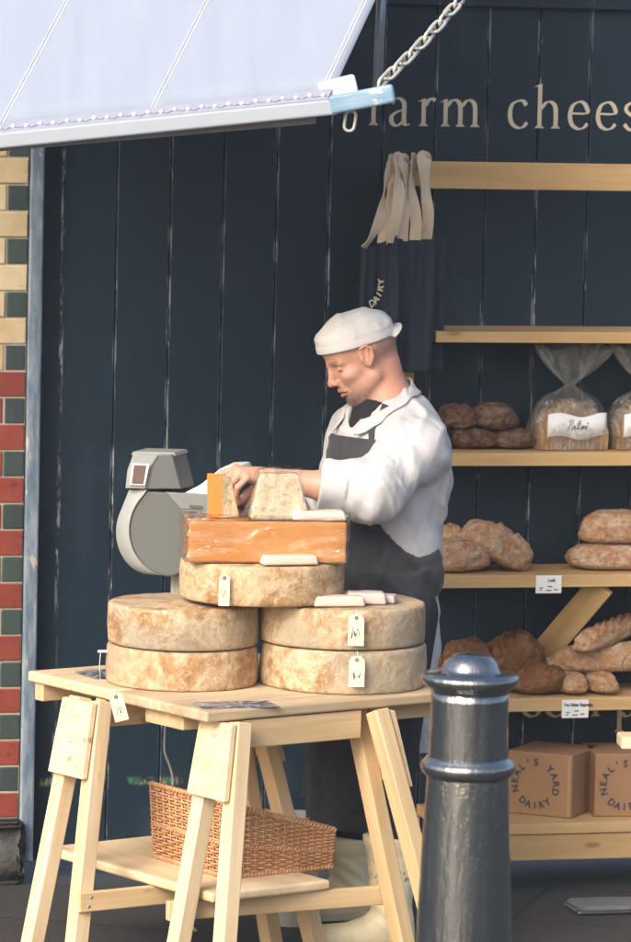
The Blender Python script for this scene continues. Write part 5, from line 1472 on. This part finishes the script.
# apron -------------------------------------------------
def m_apron():
    t = NT('charcoal_apron_cloth'); n = t.noise(t.co((1, 1, 1), False), 260, 3, .6); f = t.noise(t.co((1, 1, .4), False), 9, 4, .6, .6)
    t.bump(t.math('ADD', t.math('MULTIPLY', n, .15), f), .3, .010)
    return t.fin(t.mix(f, (.034, .036, .042), (.050, .052, .060)), .9, .2, Sheen_Weight=.15)
APR = m_apron()
zbib = Pp(372, 438, 12.0)[2]; zw = Pp(420, 566, 12.05)[2]; zarm = Pp(375, 520, 12.0)[2]
def f_apron(p):
    d0 = f_coat0(p)+folds(p); q = (p-chest)@MT; q3 = (p-hip)@MT
    # flares out into a straight skirt below the hips, long enough for the knees
    rr = np.hypot((q3[:, 0]-.012)/.150, q3[:, 1]/.172); ang = np.arctan2(q3[:, 1], q3[:, 0]); k = np.clip((.0-q3[:, 2])/.6, 0, 1)
    sk = (rr-1-.06*k)*.155+.004*np.sin(ang*7+1)*k; sk = np.maximum(sk, q3[:, 2]-.02)
    d0 = np.minimum(d0, sk)
    sh_ = np.maximum(d0-.0100, -(d0-.0010))
    z = p[:, 2]; lat = q[:, 1]
    wz = np.interp(z, [zw-.6, zw-.075, zw+.0, zarm, zarm+.10, zbib], [.30, .30, .20, .120, .105, .098])
    fr = q[:, 0]
    back = np.interp(z, [zw-.6, zw-.16, zw-.09, zw-.05, zarm, zbib], [.03, .02, -.05, -.12, -.02, .0])
    reg = np.maximum.reduce([np.abs(lat-np.interp(z, [zarm, zarm+.05], [0, .014]))-wz-np.interp(z, [zarm, zarm+.05], [0, .012]), back-fr, z-zbib, .29-z])
    return np.maximum(sh_, reg)
ap = sdf_obj('apron', f_apron, [-.12, 11.75, .27], [.52, 12.45, zbib+.02], .0034, APR, man)
def on_coat(p, d_out):
    """push a point along the view of the chest until it lies on the coat"""
    p = np.array(p, float)
    for _ in range(30):
        e = 1e-3; d = float(f_coat(p[None])[0]); g_ = np.array([float(f_coat((p+np.eye(3)[i]*e)[None])[0])-d for i in range(3)]); g_ = nrm(g_); p = p-g_*(d-d_out)*.7
    return p, g_
def strap(px_pts, half, name, par, mat=APR):
    P = [on_coat(Pp(x, y, d), .004) for x, y, d in px_pts]; Q = catmull([a for a, _ in P], 5); G = catmull([g_ for _, g_ in P], 5)
    Q = [on_coat(q_, .003)[0] for q_ in Q]
    wv = []
    for i in range(len(Q)):
        t_ = nrm(Q[min(i+1, len(Q)-1)]-Q[max(i-1, 0)]); wv.append(nrm(np.cross(t_, G[i]))*half)
    return MB().ribbon(Q, wv, [nrm(g_) for g_ in G], .003).build(name, mat, par)
strap([(363.5, 441, 11.95), (367, 431, 11.96), (373, 421, 11.98), (380, 411, 11.99), (386, 403, 12.01)], .0105, 'neck_strap', ap)
BTN = m_plain('grey_buttons', (.22, .22, .23), .4)
for (x, y) in ((357.5, 425.5), (348, 425), (341, 457)):
    pb_, gb = on_coat(Pp(x, y, 11.98), .0015); MB().lathe([(.0048, 0), (.0052, .0015), (.004, .0028), (.001, .0024)], n=14).build('button', BTN, coat, Matrix.Translation(V(pb_)) @ V(gb).to_track_quat('Z', 'Y').to_matrix().to_4x4())

# cap ---------------------------------------------------
def f_cap(p):
    q = tohead(p)
    d = ell(q, (.000, 0, .046), (.105, .085, .092)); d = smin(d, ell(q, (.042, 0, .066), (.066, .072, .062)), .04)
    pl_ = q[:, 2]-.042-.16*(q[:, 0])
    up = np.clip((pl_-.022)/.02, 0, 1)
    d += -.0048*up*np.exp(-(vnoise(q*np.array([26, 9, 14]), 21)*2.6)**2)-.0026*up*np.exp(-(vnoise(q*np.array([16, 30, 24]), 25)*2.6)**2)+.0012*up*vnoise(q*40, 22)+.0022*up
    d += .0012*np.exp(-((pl_-.024)/.0018)**2)                       # seam of the band
    c = smax(d, -pl_, .003)
    M_ = np.array([[math.cos(.55), 0, math.sin(.55)], [0, 1, 0], [-math.sin(.55), 0, math.cos(.55)]])
    fl = ell(q, (-.100, 0, .030), (.030, .058, .006), M_)           # small fold sticking out at the nape
    c = smin(c, fl, .016)
    return smax(c, -ell(q, (-.004, 0, .026), (.099, .078, .088)), .003)
CAPM = m_plain('white_cotton_cap', (.60, .59, .575), .85, .2, var=.04, scale=200, bump=.2)
sdf_obj('cap', f_cap, HC-.20, HC+.22, .0030, CAPM, man)

# trousers and rubber boots ------------------------------
def f_trs(p):
    d = smin(cap_(p, hipL, knL, .105, .080), cap_(p, knL, anL+UP*.12, .078, .046), .02); e = smin(cap_(p, hipR, knR, .105, .080), cap_(p, knR, anR+UP*.12, .078, .046), .02)
    d = np.minimum(d, e)+.004*vnoise(p*np.array([12, 12, 7]), 31); return np.maximum(d, .21-p[:, 2])
sdf_obj('trousers', f_trs, [-.08, 11.6, .15], [.50, 12.45, hip[2]+.05], .005, m_plain('dark_trousers', (.03, .03, .035), .9, .2, var=.2), man)
def m_boot():
    t = NT('cream_rubber_boot'); n = t.noise(t.co((1, 1, 1), False), 12, 4, .6); 
    c = t.mix(n, (.85, .73, .45), (.88, .79, .55)); sep = t.n('ShaderNodeSeparateXYZ'); t.L(t.tc.outputs['Object'], sep.inputs[0])
    c = t.mix(t.math('MULTIPLY', t.ramp(t.noise(t.co((1, 1, 1), False), 9, 5, .7), [(.5, 0), (.7, 1)]), .4), c, (.45, .34, .22))
    t.bump(n, .15, .004); return t.fin(c, .45, .45)
BOOT = m_boot()
def boot(an, ztop, toe, rs):
    toe = np.array(toe); tdir = nrm((toe-an)*np.array([1, 1, 0])); top_ = np.array([an[0]+.0, an[1], ztop])
    def f(p):
        d = cap_(p, an+UP*.02, top_, .056*rs, .079*rs)
        ft = cap_(p, an-tdir*.02-UP*.042, toe-UP*.0+UP*.0, .046, .040); d = smin(d, ft, .028)
        d = smin(d, cap_(p, an-tdir*.01+UP*.0, an+tdir*.07-UP*.035, .046, .040), .025)
        # creases at the ankle
        s_ = (p-an)@nrm(UP-tdir*.7); d = d-.0022*np.sin(s_*190)*np.exp(-((s_-.02)/.045)**2)*(((p-an)@tdir) > -.02)
        d = smin(d, cap_(p, top_-UP*.004, top_+UP*.002, .0845*rs, .0845*rs), .004)
        d = np.maximum(d, p[:, 2]-ztop-.004*np.sin(np.arctan2(p[:, 1]-an[1], p[:, 0]-an[0])*2)); d = np.maximum(d, .002-p[:, 2])
        return smax(d, -np.maximum(cap_(p, an+UP*.10, top_+UP*.1, .060*rs, .078*rs), .2-p[:, 2]), .003)
    lo = np.minimum(an, toe)-np.array([.11, .11, .2]); hi = np.maximum(top_, toe)+np.array([.12, .12, .03]); lo[2] = -.005
    return f, lo, hi
for an, zt_, toe, rs in ((anL, float(Pp(390, 834, 11.76)[2]), anL+np.array([-.19, -.04, -.05]), .94), (anR, float(Pp(348, 836, 12.2)[2]), np.array([Pp(292, 930, 12.16)[0], 12.16, .042]), .92)):
    f, lo, hi = boot(an, zt_, toe, rs); bt = sdf_obj('boot', f, lo, hi, .0045, BOOT, man)
    tdir = nrm((np.array(toe)-an)*np.array([1, 1, 0])); sd_ = np.array([-tdir[1], tdir[0], 0])
    b = MB(); P = [an-tdir*.062*math.cos(a)*1.0+sd_*.05*math.sin(a) for a in np.linspace(-1.5, 1.5, 9)]
    out = [np.array([*(p_[:2]), .004]) for p_ in ([an+tdir*(-.066), an+tdir*(-.05)+sd_*.045, an+sd_*.05, an+tdir*.09+sd_*.047, np.array(toe)+sd_*.040, np.array(toe)+tdir*.035+sd_*.02, np.array(toe)+tdir*.035-sd_*.02, np.array(toe)-sd_*.040, an+tdir*.09-sd_*.047, an-sd_*.05, an+tdir*(-.05)-sd_*.045])]
    c = np.mean(out, axis=0); b.prism([o-c for o in out], np.array([0, 0, .018]), .003).build('sole', m_plain('boot_sole', (.50, .44, .32), .7), bt, Matrix.Translation(V(c)))
